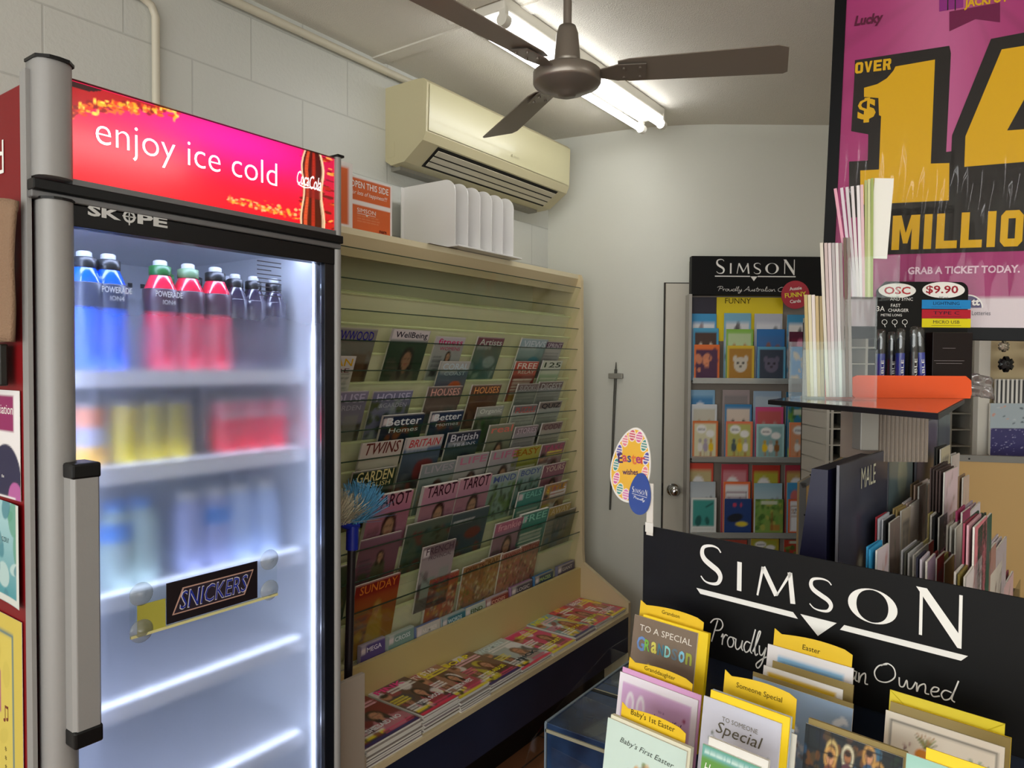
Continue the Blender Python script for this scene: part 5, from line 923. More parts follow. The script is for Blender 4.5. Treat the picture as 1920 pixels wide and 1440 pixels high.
def fcard(name, lab, off, x0, y0, x1, h, cvx, envm=None, ex=0, ey=0, cat='card', letter=None, tk=.0015, n_env=1, bw=None):
    P = fplane(off); a = P.uv(x0, y0); b = P.uv(x1, y0); w = bw or b[0]-a[0]
    t = thing(name, lab, cat, P.mat(a[0], a[1]-h, 0), 'greeting cards on the clear tiered stand')
    if envm:
        for q in range(n_env): MB().box(ex, w+ex+.001, ey, h+ey, -.005-q*.003, -.003-q*.003, envm if not isinstance(envm, (list, tuple)) else envm[q % len(envm)]).build('envelope', t)
    MB().box(0, w, 0, h, -.0022, -.0006, PAPER).build('card_body', t); picture('card_front', t, w, h, cvx, 0, MATTE)
    if letter: mb = MB(); letter(mb, w, h); mb.build('card_lettering', t)
    return t, w, h
def tab(lab, text, off, x0, y0, x1, h=.055, ty=.0095):
    P = fplane(off); a = P.uv(x0, y0); b = P.uv(x1, y0); w = b[0]-a[0]
    t = thing('category_divider', lab, 'divider', P.mat(a[0], a[1]-h-.095, 0), 'yellow category dividers')
    pts = [(0, 0), (w, 0), (w, h+.1-.008)]+[(w*(1-i/10), h+.1-.008+.008*math.sin(PI*(.15+.85*i/10)/1.0)*.9) for i in range(1, 10)]+[(0, h+.1)]
    MB().prism(pts, -.0008, 0, YEL).build('divider_card', t); mb = MB(); put_text(mb, text, w*.5, h+.1-ty, w=len(text)*.0044, h=None, m=ink('3c2e08'), z=.0005); mb.build('divider_lettering', t)
def A_(w, h, c, s=0): return Cv(w, h, c, s)
# measured cards, back to front
tab('yellow divider reading Easter behind the white and blue card', 'Easter', .060, 1452, 1184, 1602, ty=.016)
v = A_(50, 60, 'e8e4e4', 1); v.rect(.13, .0, .9, .93, '8cbce0'); v.blot(['8cb0d0', 'b0cce0'], 10, .05, .1, .2, .1, .8, .7, .5)
fcard('greeting_card', 'white bordered card with a light blue panel directly in front of the Easter divider', .064, 1440, 1207, 1604, .19, v)
v = A_(50, 60, 'ece8e2', 1); v.rect(.06, .0, .92, .955, 'dcb420'); fcard('greeting_card', 'white bordered card with a plain yellow panel in front of a dull gold envelope', .090, 1432, 1247, 1584, .17, v, GOLD, .012, .01)
v = A_(70, 80, '8fa8c4', 3); v.grad('7c98b8', '98b0cc'); 
for x, y in ((.36, .86), (.42, .72), (.66, .78), (.88, .88)): v.ell(x, y, .06, .025, 'e0e6ee', 1, .4); v.ell(x+.05, y+.02, .04, .02, 'e0e6ee', 1, -.5)
v.line(.30, .62, .30, .9, .03, '6a5048'); v.line(.22, .82, .38, .84, .025, '6a5048'); v.blot(['6a5850', 'c8c4d0', '8a7468'], 22, .01, .03, .16, .4, .5, .75); v.blot(['d0d4dc', '7a6a64'], 14, .01, .03, .4, .55, .75, .66)
fcard('greeting_card', 'pale blue card with a small cross and white doves in a dull gold envelope', .118, 1412, 1268, 1604, .2, v, GOLD, -.002, .006)
tab('yellow divider reading Grandson above the brown card', 'Grandson', .085, 1201, 1130, 1323)
v = A_(70, 84, '7c6a58', 5); v.blot(['74624f'], 10, .05, .2, al=.3)
v.ell(.3, .52, .07, .04, 'd8c020'); v.ell(.3, .57, .03, .04, 'd8c020'); v.line(.56, .42, .56, .5, .02, 'e8e4d8'); v.line(.62, .42, .62, .5, .02, 'e8e4d8'); v.ell(.78, .44, .08, .03, 'b8b060')
fcard('greeting_card', 'brown card with multicoloured Grandson letters in a bright yellow envelope', .10, 1190, 1152, 1312, .19, v, YEL2, .016, .004,
      letter=lambda mb, w, h: (put_text(mb, 'TO A SPECIAL', w*.52, h*.905, w=w*.82, h=h*.055, m=ink('e4ddd0'), z=.0006), [put_text(mb, ch, w*(.15+.108*i), h*.765, w=w*(.13 if i == 0 else .092), h=h*(.13 if i == 0 else .10), m=ink(['6c8cc0', '7cb84c', 'd4cc60', '4c7c8c', '8cd0cc', '6c7c84', '88c8dc', 'a8b04c'][i]), z=.0008, bold=.03) for i, ch in enumerate('GRaNDSon')]), n_env=3)
v = A_(70, 84, 'e8dfd0', 8)
v.rect(.045, .02, .955, .955, '50504c'); v.rect(.06, .03, .94, .943, 'e8dfd0')
for x, y, c, r in [(.35, .79, 'd88830', .07), (.45, .77, 'e0a040', .06), (.55, .80, 'd8b040', .07), (.68, .77, 'e8c050', .06), (.28, .72, '8a9440', .05), (.8, .76, '7a9460', .05), (.5, .68, 'd87838', .09)]: v.ell(x, y, r, r*.6, c)
for k in range(16): v.line(.36+.01*(k % 4), .84, .28+.012*k, .90+.02*math.sin(k*2), .008, ['6a6a38', 'a87830', '8a9a60'][k % 3])
for k in range(14): v.line(.8, .78, .72+.013*k, .85+.02*math.sin(k), .008, '7a9a78'); v.line(.25, .64, .12+.014*k, .7+.03*math.cos(k), .008, '6a7448')
v.blot(['a88078', '705860'], 6, .008, .014, .12, .7, .25, .84)
fcard('greeting_card', 'cream card with a dark border line and tropical fruit in a bright yellow envelope', .12, 1661, 1331, 1888, .2, v, [GOLD, YEL2], .004, .012, n_env=2)
P = fplane(.108); a = P.uv(1669, 1293); b = P.uv(1888, 1293)
t = thing('envelope', 'bright yellow envelope standing tall behind the cream tropical fruit card', 'envelope', P.mat(a[0], a[1]-.19, 0)); MB().box(0, b[0]-a[0], 0, .19, -.002, 0, M('envelope_yellow_greenish', 'dcc81e', .5)).build('envelope_body', t)  # its own duller, greener yellow than the other envelopes
mb = MB(); w_ = b[0]-a[0]; mb.ribbon([(0, .19), (w_*.5, .14), (w_, .19)], .0012, .0003, ink('c0ac18')); mb.build('flap_fold', t)
tab('yellow divider reading Granddaughter in front of the brown card', 'Granddaughter', .165, 1180, 1237, 1303)
v = A_(70, 84, 'ece4ec', 9); v.rect(.05, .0, .93, .93, 'cda4cc'); v.ell(.5, .5, .35, .3, 'd4acd0', .4)
for x in (.17, .31): v.ell(x, .77, .055, .10, 'e8e0ea'); v.ell(x, .76, .028, .07, 'd8b4d8')
v.ell(.86, .80, .02, .018, 'a05070')
fcard('greeting_card', 'lilac card with white rabbit ears on a pale border, below the Granddaughter divider', .178, 1163, 1259, 1314, .19, v, M('envelope_pink', 'd9a0cc', .5), .002, .008,
      letter=lambda mb, w, h: (put_text(mb, 'beautiful', w*.66, h*.745, w=w*.36, h=h*.05, m=ink('5c4468'), z=.0006, shear=.3), put_text(mb, 'GRANDDAUGHTER', w*.66, h*.66, w=w*.40, h=h*.025, m=ink('a88cb8'), z=.0006), put_text(mb, 'to a', w*.58, h*.80, h=h*.02, m=ink('8c6c98'), z=.0006)))
tab('yellow divider reading Someone Special in front of the blue cross card', 'Someone Special', .205, 1359, 1262, 1498, ty=.016)
v = A_(70, 84, 'c4c4d0', 10); v.blot(['c9a53c', 'd8b850', '8a7a34'], 26, .012, .03, .4, .62, .7, .72); v.blot(['6a7068', '8a9084'], 8, .008, .02, .12, .72, .2, .8); v.blot(['6a7068', '8a9084'], 10, .008, .02, .8, .64, .92, .78)
ly = {}
fcard('greeting_card', 'grey blue card reading Someone Special with small gold flowers', .245, 1320, 1304, 1470, .2, v, [YEL2, WHITE, M('envelope_pale_blue', 'b4cce0', .5)], .008, .010, n_env=3,
      letter=lambda mb, w, h: (put_text(mb, 'TO SOMEONE', w*.5, h*.895, w=w*.46, h=h*.03, m=ink('7a7468'), z=.0006), put_text(mb, 'Special', w*.5, h*.82, w=w*.6, h=h*.1, m=ink('5c5648'), z=.0006, shear=.25)))
P = fplane(.225); a = P.uv(1425, 1338); b = P.uv(1497, 1338)
for q, (c, lab) in enumerate((('e6e2d4', 'ivory envelope standing nearer in the pair beside the Someone Special card'), ('d4dce4', 'pale grey envelope standing behind the ivory one beside the Someone Special card'))):
    t = thing('envelope', lab, 'envelope', P.mat(b[0]-.13-q*.006, a[1]-.19+q*.004, -.004*q), 'pale envelopes'); MB().box(0, .13, 0, .18, -.002, 0, M('env_'+c, c, .6)).build('envelope_body', t)
v = A_(80, 96, '1c2428', 12); v.blot(['2c4c68', '3c6c88', '4c3c24', '6a4420', '16202c', '50382c', '22382c'], 130, .02, .06)
for i in range(13):
    x = v.r.uniform(.06, .94); y = v.r.uniform(.45, .95); v.ring(x, y, .055, .06, .02, ['c8b070', 'd8d0b0', 'c89850'][i % 3]); v.ell(x, y, .035, .042, ['b87c50', 'a06a44', 'c89068'][i % 3]); v.ell(x, y+.02, .035, .02, '2c1c14'); v.ell(x, y-.09, .06, .05, ['6a3828', '2c4c6c', '8c7434', '54303c'][i % 4])
for i in range(9): v.line(i*.125, 0, i*.125+.04, 1, .007, '0a0c10'); v.line(0, i*.12+.03, 1, i*.12, .007, '0a0c10')
fcard('greeting_card', 'dark stained glass style card with haloed heads in a dull gold envelope', .205, 1511, 1356, 1698, .2, v, GOLD, .002, .007, n_env=2)
tab('yellow divider reading Babys First Easter in front of the lilac card', "Baby's 1st Easter", .255, 1166, 1322, 1291)
v = A_(70, 84, 'c9ddd2', 13)
for i in range(110):
    an = v.r.uniform(0, 2*PI); rr_ = v.r.normal(1, .10); v.ell(.53+.30*rr_*math.cos(an), .50+.24*rr_*math.sin(an), .018, .028, ['7c8c54', '9a8a4c', '6a7c5c', 'c8a878', '8a7458'][v.r.randint(5)], .9, an)
v.blot(['c87068', 'd8a078', 'e0b8a0', 'c89850'], 12, .02, .045, .34, .62, .74, .76)
fcard('greeting_card', 'mint green card with a flower wreath, lowest at the near corner of the stand', .27, 1140, 1345, 1294, .2, v, M('envelope_cream', 'ddd9c0', .6), .003, .005, n_env=3,
      letter=lambda mb, w, h: put_text(mb, "Baby's First Easter", w*.53, h*.875, w=w*.68, h=h*.05, m=ink('4c544c'), z=.0006, shear=.3, rot=-.04))
v = A_(60, 70, '5f9440', 14); v.rect(0, .93, 1, 1, '6aa8a0'); v.words(.05, .96, .95, 1, 'c8e0d8', .02); v.blot(['8cb868', '4c7c34'], 10, .03, .08, 0, 0, 1, .5, .6)
fcard('greeting_card', 'green card reading Happy Easter in a white envelope at the bottom edge', .315, 1318, 1394, 1431, .2, v, WHITE, .006, .010, n_env=2,
      letter=lambda mb, w, h: put_text(mb, 'Happy Easter', w*.47, h*.85, w=w*.82, h=h*.08, m=WINK, z=.0006, shear=.2, rot=-.04))
v = A_(30, 40, '9ccabc', 15); v.rect(.04, 0, .96, .95, 'a4d0c4')
fcard('greeting_card', 'plain aqua card in a bright yellow envelope at the bottom edge', .28, 1700, 1412, 1868, .2, v, YEL2, .018, .012)
# Easter sign stuck up on the stand corner
EG = Plane(SG.o+SG.n*.004, SG.e, Z3); c = EG.uv(1183, 872); e1 = EG.uv(1208, 918); tip = EG.uv(1218, 992)
t = thing('easter_sign', 'yellow egg shaped Easter wishes sign with a small blue egg rising above the sign corner', 'sign', EG.mat(c[0], c[1], 0, -.21))
def egg(a, b): return [(a*math.sin(q)*(1-.16*math.cos(q)), b*math.cos(q)) for q in [2*PI*i/48 for i in range(48)]]
ex, ey = .042, .070
v = Cv(110, 150, 'e8b42c', 2); R_ = v.r
for i in range(13):
    an = 2*PI*i/13+.2; x, y = .5+.40*math.sin(an), .5+.42*math.cos(an); c1 = ['d05c98', '3c8c80', '4c4ca0', 'e07c88', 'c8485c', '5c58a8', 'd878b0', '3c9484'][i % 8]; v.ell(x, y, .10, .085, 'f0e8dc', 1, an); v.ell(x, y, .085, .072, c1, 1, an)
    for k in range(3): v.line(x-.07, y-.04+.035*k, x+.07, y-.03+.035*k, .014, 'f0e4d8')
sgn = picture('egg_panel', t, 2*ex, 2*ey, v, .0006, PRINT, -ex, -ey, outline=lambda X, Y: (((X-.5)*2/(1-.16*(Y*2-1)))**2+((Y-.5)*2)**2) < 1.0)
mb = MB().prism(egg(ex*1.06, ey*1.05), -.0015, .0004, M('sign_card_white', 'e8e4dc', .5)); mb.build('egg_backing', t)
mb = MB()
for i, ch in enumerate('Easter'): put_text(mb, ch, -.026+.0102*i, .006+.0022*i, h=.019 if ch in 'Et' else .013, m=ink(['4c2c58', 'c04860', '40507c', 'd8743c', 'a83c70', 'c8483c'][i]), z=.0012, bold=.02, rot=.3)
put_text(mb, 'wishes', .002, -.013, w=.036, h=.011, m=ink('4c2c58'), z=.0012, bold=.02, rot=.3); mb.build('egg_lettering', t)
mb = MB(); mb.x = Matrix.Translation((.033, -.046, .002))@Matrix.Rotation(.1, 4, 'Z'); mb.prism(egg(.024, .040), -.001, .001, M('egg_blue', '2c4890', .4)); mb.build('small_egg', t)
mb = MB(); mb.x = Matrix.Translation((.033, -.046, .002))@Matrix.Rotation(.1, 4, 'Z'); simson(mb, -.017, .0, .034, .011, WINK, .0014); mb.ribbon([(-.017, -.003), (.017, -.003)], .0008, .0014, WINK); script(mb, 'Proudly', -.013, -.011, .026, .005, .0006, .0014, WINK); mb.build('small_egg_lettering', t)
mb = MB(); mb.x = Matrix.Rotation(.21, 4, 'Z'); sx = tip[0]-c[0]; sy = tip[1]-c[1]; mb.box(sx-.008, sx+.006, sy-.012, -.03, -.003, -.001, M('clear_white_strip', 'dcd6cc', .3)); mb.build('support_strip', t)
mb = MB(); mb.x = Matrix.Rotation(.21, 4, 'Z'); mb.box(sx-.009, sx+.008, sy-.006, sy+.012, .0, .0012, M('masking_tape', 'e2dfd6', .5)); mb.build('tape', t)
# ================================================================== divider board behind the card cabinet
DV = Plane(W(0, 2.35), W(1, 0), Z3)
PLY = M('plywood_pale', 'c9a56c', .5, var=.05); TRM = M('grey_metal_trim', '8b8a86', .4, .35)
o_ = DV.uv(1500, 1040); tl = DV.uv(1499, 905); ch = DV.uv(1603, 846); tr = DV.uv(1920, 862)
t = thing('divider_board', 'pale plywood divider board with a clipped corner and grey screwed metal edging', 'divider board', DV.mat(tl[0], 0, 0))
u = lambda p: (p[0]-tl[0], p[1]); out = [(0, 0), (tr[0]-tl[0]+.35, 0), (tr[0]-tl[0]+.35, tr[1]), u(ch), u(tl)]
MB().prism(out, -.016, 0, PLY).build('board', t)
e = .021; mb = MB()
def strip(mb, a, b, w, z0, z1, m):
    d = Vector((b[0]-a[0], b[1]-a[1])); n = Vector((d.y, -d.x)).normalized()*w; mb.prism([a, b, (b[0]+n.x, b[1]+n.y), (a[0]+n.x, a[1]+n.y)], z0, z1, m)
P_ = [(0, .3), u(tl), u(ch), (tr[0]-tl[0]+.35, tr[1])]
for i in range(3):
    mb = MB(); strip(mb, P_[i], P_[i+1], e, -.018, .003, TRM); mb.build('edge_strip', t, .001)
sc_ = MB()
for x, y in ((1508, 965), (1519, 890), (1564, 866), (1609, 853), (1816, 860)):
    q = DV.uv(x, y); sc_.cyl((q[0]-tl[0], q[1], .003), (q[0]-tl[0], q[1], .0045), .003, M('screw_dark', '2a2a2c', .4, .5), 10)
sc_.build('screw', t)
# ================================================================== the card cabinet with MALE divider
MP = Plane(W(.615, 1.35), W(.729, .85), Z3)
mc = thing('card_cabinet', 'long two sided greeting card cabinet with dark dividers, one reading MALE', 'card stand', MP.mat(0, 0, 0))
q0 = MP.uv(1575, 880); ENDU = MP.uv(1790, 775)[0]
DP_ = [((1575, 880), (1665, 837), '3c4054'), ((1668, 832), (1713, 805), '6c8288'), ((1721, 798), (1757, 782), '6a6070'), ((1760, 784), (1782, 774), '5a6460')]
for i, (a, b, c) in enumerate(DP_):
    a = MP.uv(*a); b = MP.uv(*b); z = min(a[1], b[1]) if 0 else (a[1]+b[1])/2
    v = Cv(30, 40, c, i); v.blot([c, '50586c' if i == 0 else '8a9a98' if i == 1 else '7c7080', '30323c'], 8, .1, .3, al=.25)
    if i == 0: v.ell(.42, .45, .13, .2, '4a4636', .9); v.rect(.29, .0, .55, .45, '4a4636', .9); v.ell(.42, .58, .04, .03, 'b8b8a0'); v.ell(.15, .18, .13, .16, '4a4636', .9)
    if i == 1: v.ell(.55, .82, .2, .1, 'b8c0a0', .6); v.rect(0, .3, 1, .34, '607478', .6)
    MB().box(a[0], b[0], .8, z, -.006, -.0008, M('panel_edge_grey', '6c6c74', .4)).build('divider_panel', mc)
    o = picture('divider_print', mc, b[0]-a[0], z-.8, v, 0, PRINT, a[0], .8)
    if i == 0:
        mb = MB(); m1 = MP.uv(1628, 895); m0 = MP.uv(1614, 900)[0]; m2 = MP.uv(1641, 888)[0]; put_text(mb, 'MALE', (m0+m2)/2, MP.uv(1627, 892)[1], w=m2-m0, h=.042, m=ink('d4d0b8'), z=.001); mb.build('divider_lettering', o)
NV = M('cabinet_navy', '151433', .4)
mb = MB(); mb.x = Matrix(((0, 0, 1, 0), (0, 1, 0, 0), (1, 0, 0, 0), (0, 0, 0, 1)))
mb.prism([(-.02, CT+.002), (-.13, CT+.002), (-.05, q0[1]-.003), (-.02, q0[1]-.003)], .005, ENDU-.05, NV); mb.build('rear_board', mc)
for i, (o_, zt) in enumerate(((.055, 1.02), (.115, .93), (.175, .84), (.235, .76))): MB().box(-.14, ENDU, CT+.004, zt, o_-.057, o_+.002, M('cabinet_step', '2c2a2a', .5)).build('step_board', mc)
EC = clear('cabinet_lip_acrylic', 'e6eaea', .12)
for i, (o_, zt) in enumerate(((.055, 1.02), (.115, .93), (.175, .84), (.235, .76))): MB().box(.01, ENDU, zt-.05, zt+.03, o_+.003, o_+.0045, EC).build('step_lip', mc)
# cards: tier, x and y of the front card's top corner, x of its other top corner, front colour, colours of the ones behind
def zz(X, Y): return 1640+X/4.964, 830+Y/4.964
PK = [(0, 150, 745, 240, 'a89890', ['16181c', 'd8d8dc', 'd8dce4', 'c03040'], 'grey card with coral flowers', 'red topped'), (0, 250, 640, 332, 'd4c8b4', ['a89058', 'b09860'], 'cream patterned card', 'gold'), (0, 340, 582, 445, 'dcd2cc', ['c8b0a8', 'e0d8d8'], 'white floral card', 'white'),
 (0, 415, 410, 480, 'd8c4c0', ['b89c88', '6a5434'], 'pale pink card', 'brown'), (0, 490, 395, 560, 'd0b8ac', ['e4d8d4', 'e0d0cc'], 'rosy card', 'rust'), (0, 560, 375, 632, 'dcd4c4', ['d0c8d8', 'e8e4dc'], 'ivory sprig card', 'lavender'), (0, 622, 62, 706, 'c9c0a4', ['3c3c34', '2a2c2c'], 'cream leaf card standing highest', 'black'), (0, 722, 125, 790, 'd8ccc8', ['e0dcd8'], 'white card with a red mark', 'white'),
 (1, 25, 1010, 130, 'd8ccd4', ['2c98cc', '2c98cc'], 'white lettered card', 'bright blue'), (1, 372, 1050, 496, 'ccd0cc', ['e4e4e4', '6c6c60', 'd8d8dc'], 'white card with black writing', 'grey'), (1, 505, 945, 550, 'b82c3c', ['e0d890'], 'red card', 'pale yellow'), (1, 606, 700, 676, '3c3c48', ['141416', 'e0dcd4', 'b0a060'], 'slate card', 'black'), (1, 690, 680, 765, 'b8a878', ['d0ccb8', 'a89c70'], 'gold edged card', 'ivory'),
 (1, 655, 280, 800, 'e0c8d0', ['4c3834', '4c3834', '3c2c28', '4c3834'], 'pink topped white card', 'dark brown'), (1, 825, 330, 880, 'd0b8a8', ['a08468'], 'beige card', 'tan'),
 (2, 500, 1105, 572, 'a890a8', ['d8d0dc', '2c2c40'], 'violet card', 'navy'), (2, 582, 1085, 645, 'b82c34', ['8c1c24'], 'bright red card', 'crimson'), (2, 655, 1130, 740, 'c8a060', ['a08c40', 'd8c8b0'], 'gold and cream card', 'olive'), (2, 745, 1050, 850, 'd8b4bc', ['5c2438', 'e0c8d0', '5c2438'], 'pink card', 'plum'), (2, 765, 800, 840, 'd0c8c0', ['dcd8d0', 'b8b0a4'], 'white card', 'charcoal'), (2, 850, 790, 905, 'd8d0cc', ['d8d8dc'], 'plain white card', 'white'), (2, 818, 655, 888, '902858', ['a03060'], 'magenta card', 'magenta'), (2, 905, 635, 985, 'd4ccd4', ['c0a8b0', 'b0a0ac'], 'pale lavender card', 'mauve'),
 (3, 855, 1250, 1000, 'dcd4d4', ['8c7c38', 'e4e0d8'], 'white card with purple writing', 'olive gold'), (3, 945, 1060, 1012, '9cb0c8', ['d8dce4', '20304c'], 'pale blue card', 'navy'), (3, 935, 790, 1045, 'd87c88', ['d0a0a8', '983048'], 'salmon pink card', 'rose'), (3, 965, 800, 1105, '1c4c38', ['1c3c30', '2c5c40', '1c4430'], 'dark green card', 'green'), (3, 1070, 1010, 1130, 'a87c70', ['d0b8a8'], 'brown spotted card', 'dark brown'),
 (3, 1075, 1240, 1195, 'd0c8bc', ['e0d8cc', 'a89880'], 'cream lettered card', 'charcoal'), (3, 1130, 1010, 1245, 'b8acb0', ['d8d0d4', 'c8bcc0'], 'grey mauve card', 'mauve'), (3, 1205, 1350, 1310, 'd4b0b0', ['8c3c4c', 'd8d0d0'], 'white and rose card', 'rose')]
PLACE = ['against the cabinet dividers', 'one step from the cabinet dividers', 'two steps from the cabinet dividers', 'on the outermost cabinet step']
for i, (tr_, X, Y, X2, c, back, d, bc) in enumerate(PK):
    off = .045+.06*tr_-.0; P = Plane(MP.o+MP.n*off, MP.e, Z3); x, y = zz(X, Y); x2 = zz(X2, Y)[0]; a = P.uv(x, y); b = P.uv(x2, y); w = max(.05, min(.16, b[0]-a[0])); h = .17
    v = Cv(14, 18, c, i)
    if i % 5 in (0, 3): v.blot(['b85c4c', '6a7c60', '8a6a60', 'c8b4a0'], 12, .03, .08, .1, .1, .9, .9, .7)
    elif i % 5 == 1: v.words(.15, .8, .85, 3, '4a4a50', .05, .12)
    else: v.blot(['a89c8c', '8c7c84'], 6, .04, .1, .15, .3, .85, .8, .5)
    t = thing('greeting_card', d+' facing out, '+PLACE[tr_], 'card', P.mat(a[0], a[1]-h, 0, random.Random(i).uniform(-.03, .03)), 'cards facing out in the long cabinet')
    picture('card_front', t, w, h, v, 0, MATTE); MB().box(0, w, 0, h, -.0035, -.0006, PAPER).build('card_body', t)
    for k, bc_ in enumerate(back):
        o = tag(MB().box(0, w, 0, h, -.003, 0, M('edge_'+bc_, bc_, .6)).build('greeting_card'), bc+' card edge '+['directly', 'second', 'third', 'fourth'][k]+' behind the '+d+' in the cabinet', 'card', 'cards filed behind others in the cabinet')
        o.matrix_world = P.mat(a[0]-.002*k, a[1]-h+.002+.002*k, -.009-.0055*k, random.Random(i*7+k).uniform(-.03, .03))
# small pink cards on the rear slope of the cabinet
for i, (x, y, c, lab) in enumerate(((1526, 945, 'b87ca0', 'pink card sticking out behind the cabinet, upper of two'), (1520, 1010, 'a8506c', 'crimson and pink card sticking out behind the cabinet, lower of two'))):
    P = Plane(W((x-960)/FPX*1.55, 1.55), W(.85, .3), Z3); a = P.uv(x, y); o = tag(MB().box(0, .06, -.12, 0, -.02, 0, M('side_card_'+c, c, .5)).build('greeting_card', None, .001), lab, 'card', 'cards at the back of the cabinet'); o.matrix_world = P.mat(a[0], a[1], 0)
# ================================================================== black shelf above the cabinet
SZ = 1.43
def onz(x, y, z): d = ray(x, y); return CAM+d*((z-EYE)/d.z)
A = onz(1760, 776, SZ); B = onz(1440, 750, SZ); Cc = onz(1856, 722, SZ); ex_ = (A-B); bk_ = (Cc-A).normalized()*.62; D = B+bk_; Cc = A+bk_
t = thing('display_shelf', 'glossy black edged shelf held up by a grey metal post above the card cabinet', 'shelf')
mb = MB(); mb.prism([(p.x, p.y) for p in (A, Cc, D, B)], SZ-.009, SZ, M('shelf_black_edge', '0a0a0b', .4)); mb.build('shelf_board', t, .001)
mb = MB(); ins = [(p.x, p.y) for p in (A, Cc, D, B)]; cxm = sum(p[0] for p in ins)/4; cym = sum(p[1] for p in ins)/4; mb.prism([(cxm+(x-cxm)*.985, cym+(y-cym)*.985) for x, y in ins], SZ, SZ+.0008, M('shelf_top_gloss', '4a4744', .12, coat=.6)); mb.build('shelf_top', t)
pp = W((1633-960)/FPX*1.56, 1.56); mb = MB(); mb.x = Matrix.Translation((pp.x, pp.y, 0))@Matrix.Rotation(YAW, 4, 'Z'); mb.box(-.02, .02, 0, .04, 1.318, SZ-.009, M('post_grey_metal', '8f8a82', .45, .1)); mb.build('post', t, .002)
pz = W((1725-960)/FPX*1.66, 1.66); mb = MB(); mb.x = Matrix.Translation((pz.x, pz.y, 0))@Matrix.Rotation(YAW, 4, 'Z')
# clear wrapped sheets hanging under the shelf
for k in range(12):
    o = tag(MB().box(0, .006, 0, .10, -.13, 0, clear('cello_wrap', 'f4f0ec', .3, .12, .5, 'b8a898')).build('wrapped_sheet'), 'cellophane wrapped sheet, '+NUM[k]+' along from the grey post under the black shelf', 'wrapped sheet', 'cellophane sheets under the black shelf')
    q = W((1652+k*8-960)/FPX*1.60, 1.60); o.matrix_world = Matrix.Translation((q.x, q.y, SZ-.012))@Matrix.Rotation(YAW+.5, 4, 'Z')@Matrix(((1, 0, 0, 0), (0, 1, 0, 0), (0, 0, 1, 0), (0, 0, 0, 1)))
# ------------------------------------------------------------------ orange tray
TP = Plane(W(0, 1.60), W(1, 0), Z3); a = TP.uv(1598, 745); b = TP.uv(1823, 706)
t = thing('orange_tray', 'bright orange long plastic tray on the black shelf holding the cable tubes', 'tray', TP.mat(a[0], SZ+.001, 0)); w, h = b[0]-a[0], b[1]-SZ
pr = [(.006, 0), (w-.004, 0), (w, .01), (w-.002, h*.8), (w-.014, h), (.01, h+.0), (0, h*.9), (0, .006)]; OR = M('orange_plastic', 'f2561a', .35)
MB().prism(pr, -.004, 0, OR).build('tray_front', t, .001); MB().box(.002, w-.002, 0, .004, -.14, -.004, OR).build('tray_floor', t); MB().box(0, .004, 0, h*.8, -.14, -.004, OR).build('tray_side', t); MB().box(w-.004, w, 0, h*.8, -.14, -.004, OR).build('tray_side', t)
# charger display
CP = Plane(W(0, 1.70), W(1, 0), Z3); a = CP.uv(1641, 712); b = CP.uv(1816, 530); bx0 = CP.uv(1735, 640)[0]
t = thing('charger_display', 'black cardboard cable charger display with a white price oval standing in the orange tray', 'display stand', CP.mat(a[0], SZ+.0075, 0)); w = b[0]-a[0]; h = b[1]-SZ-.006
zb = CP.uv(1700, 625)[1]-SZ-.006; CB = M('display_black', '080706', .45, spec=.2)
pts = [(0, zb*0), (w, 0), (w, h-.02)]+[(w-.02+.02*math.cos(q), h-.02+.02*math.sin(q)) for q in [PI/2*i/6 for i in range(7)]]+[(.02, h), (0, h-.02)]
MB().prism(pts, -.004, 0, CB).build('back_card', t, .0005); MB().box(bx0-a[0], w-.006, 0, zb, .0, .03, M('display_box_brown', '140605', .35, spec=.25)).build('display_box', t, .001)
mb = MB()
def cu(x, y): q = CP.uv(x, y); return q[0]-a[0], q[1]-SZ-.006
def oval(mb, x, y, rx_, ry_, m, z): c = cu(x, y); mb.prism([(c[0]+rx_*math.cos(q), c[1]+ry_*math.sin(q)) for q in [2*PI*i/32 for i in range(32)]], z, z+.0004, m)
oval(mb, 1769, 545, .050, .019, WINK, .0002); oval(mb, 1682, 546, .044, .017, WINK, .0002)
c = cu(1766, 545); put_text(mb, '$9.90', c[0], c[1], w=.076, h=.021, m=ink('9c1c2c'), z=.001, bold=.02); c = cu(1682, 546); put_text(mb, 'OSC', c[0], c[1], w=.062, h=.018, m=ink('b83038'), z=.001, bold=.02)
c = cu(1769, 558); put_text(mb, 'RRP each', c[0], c[1]-.001, h=.004, m=INK, z=.001)
for y, col, s_ in ((572, '2484c4', 'LIGHTNING'), (590, 'b42030', 'TYPE C'), (607, 'e0d01c', 'MICRO USB')):
    p = cu(1728, y+8); q = cu(1820, y-8); mb.box(p[0], q[0], p[1], q[1], .0002, .0006, ink(col)); c = cu(1774, y-2); put_text(mb, s_, c[0], c[1], w=.062, h=.0075, m=ink('141c30'), z=.001); mb.box(c[0]-.035, c[0]+.035, c[1]-.009, c[1]-.0083, .0006, .0009, INK)
for x, y, s_, hh_ in ((1690, 562, 'AND SYNC', .0075), (1679, 574, 'FAST', .0075), (1684, 583, 'CHARGER', .0075), (1651, 580, '3A', .012), (1671, 592, 'METRE LONG', .0058)):
    c = cu(x, y); put_text(mb, s_, c[0], c[1], h=hh_, m=WINK, z=.001)
for x in (1658, 1677, 1696):
    c = cu(x, 605)
    for k in range(16): mb.ribbon([(c[0]+.006*math.cos(q), c[1]+.0055*math.sin(q)) for q in (2*PI*k/16, 2*PI*(k+1)/16)], .0012, .001, WINK)
    mb.ribbon([(c[0], c[1]-.006), (c[0]+.002, c[1]-.012)], .0016, .001, WINK)
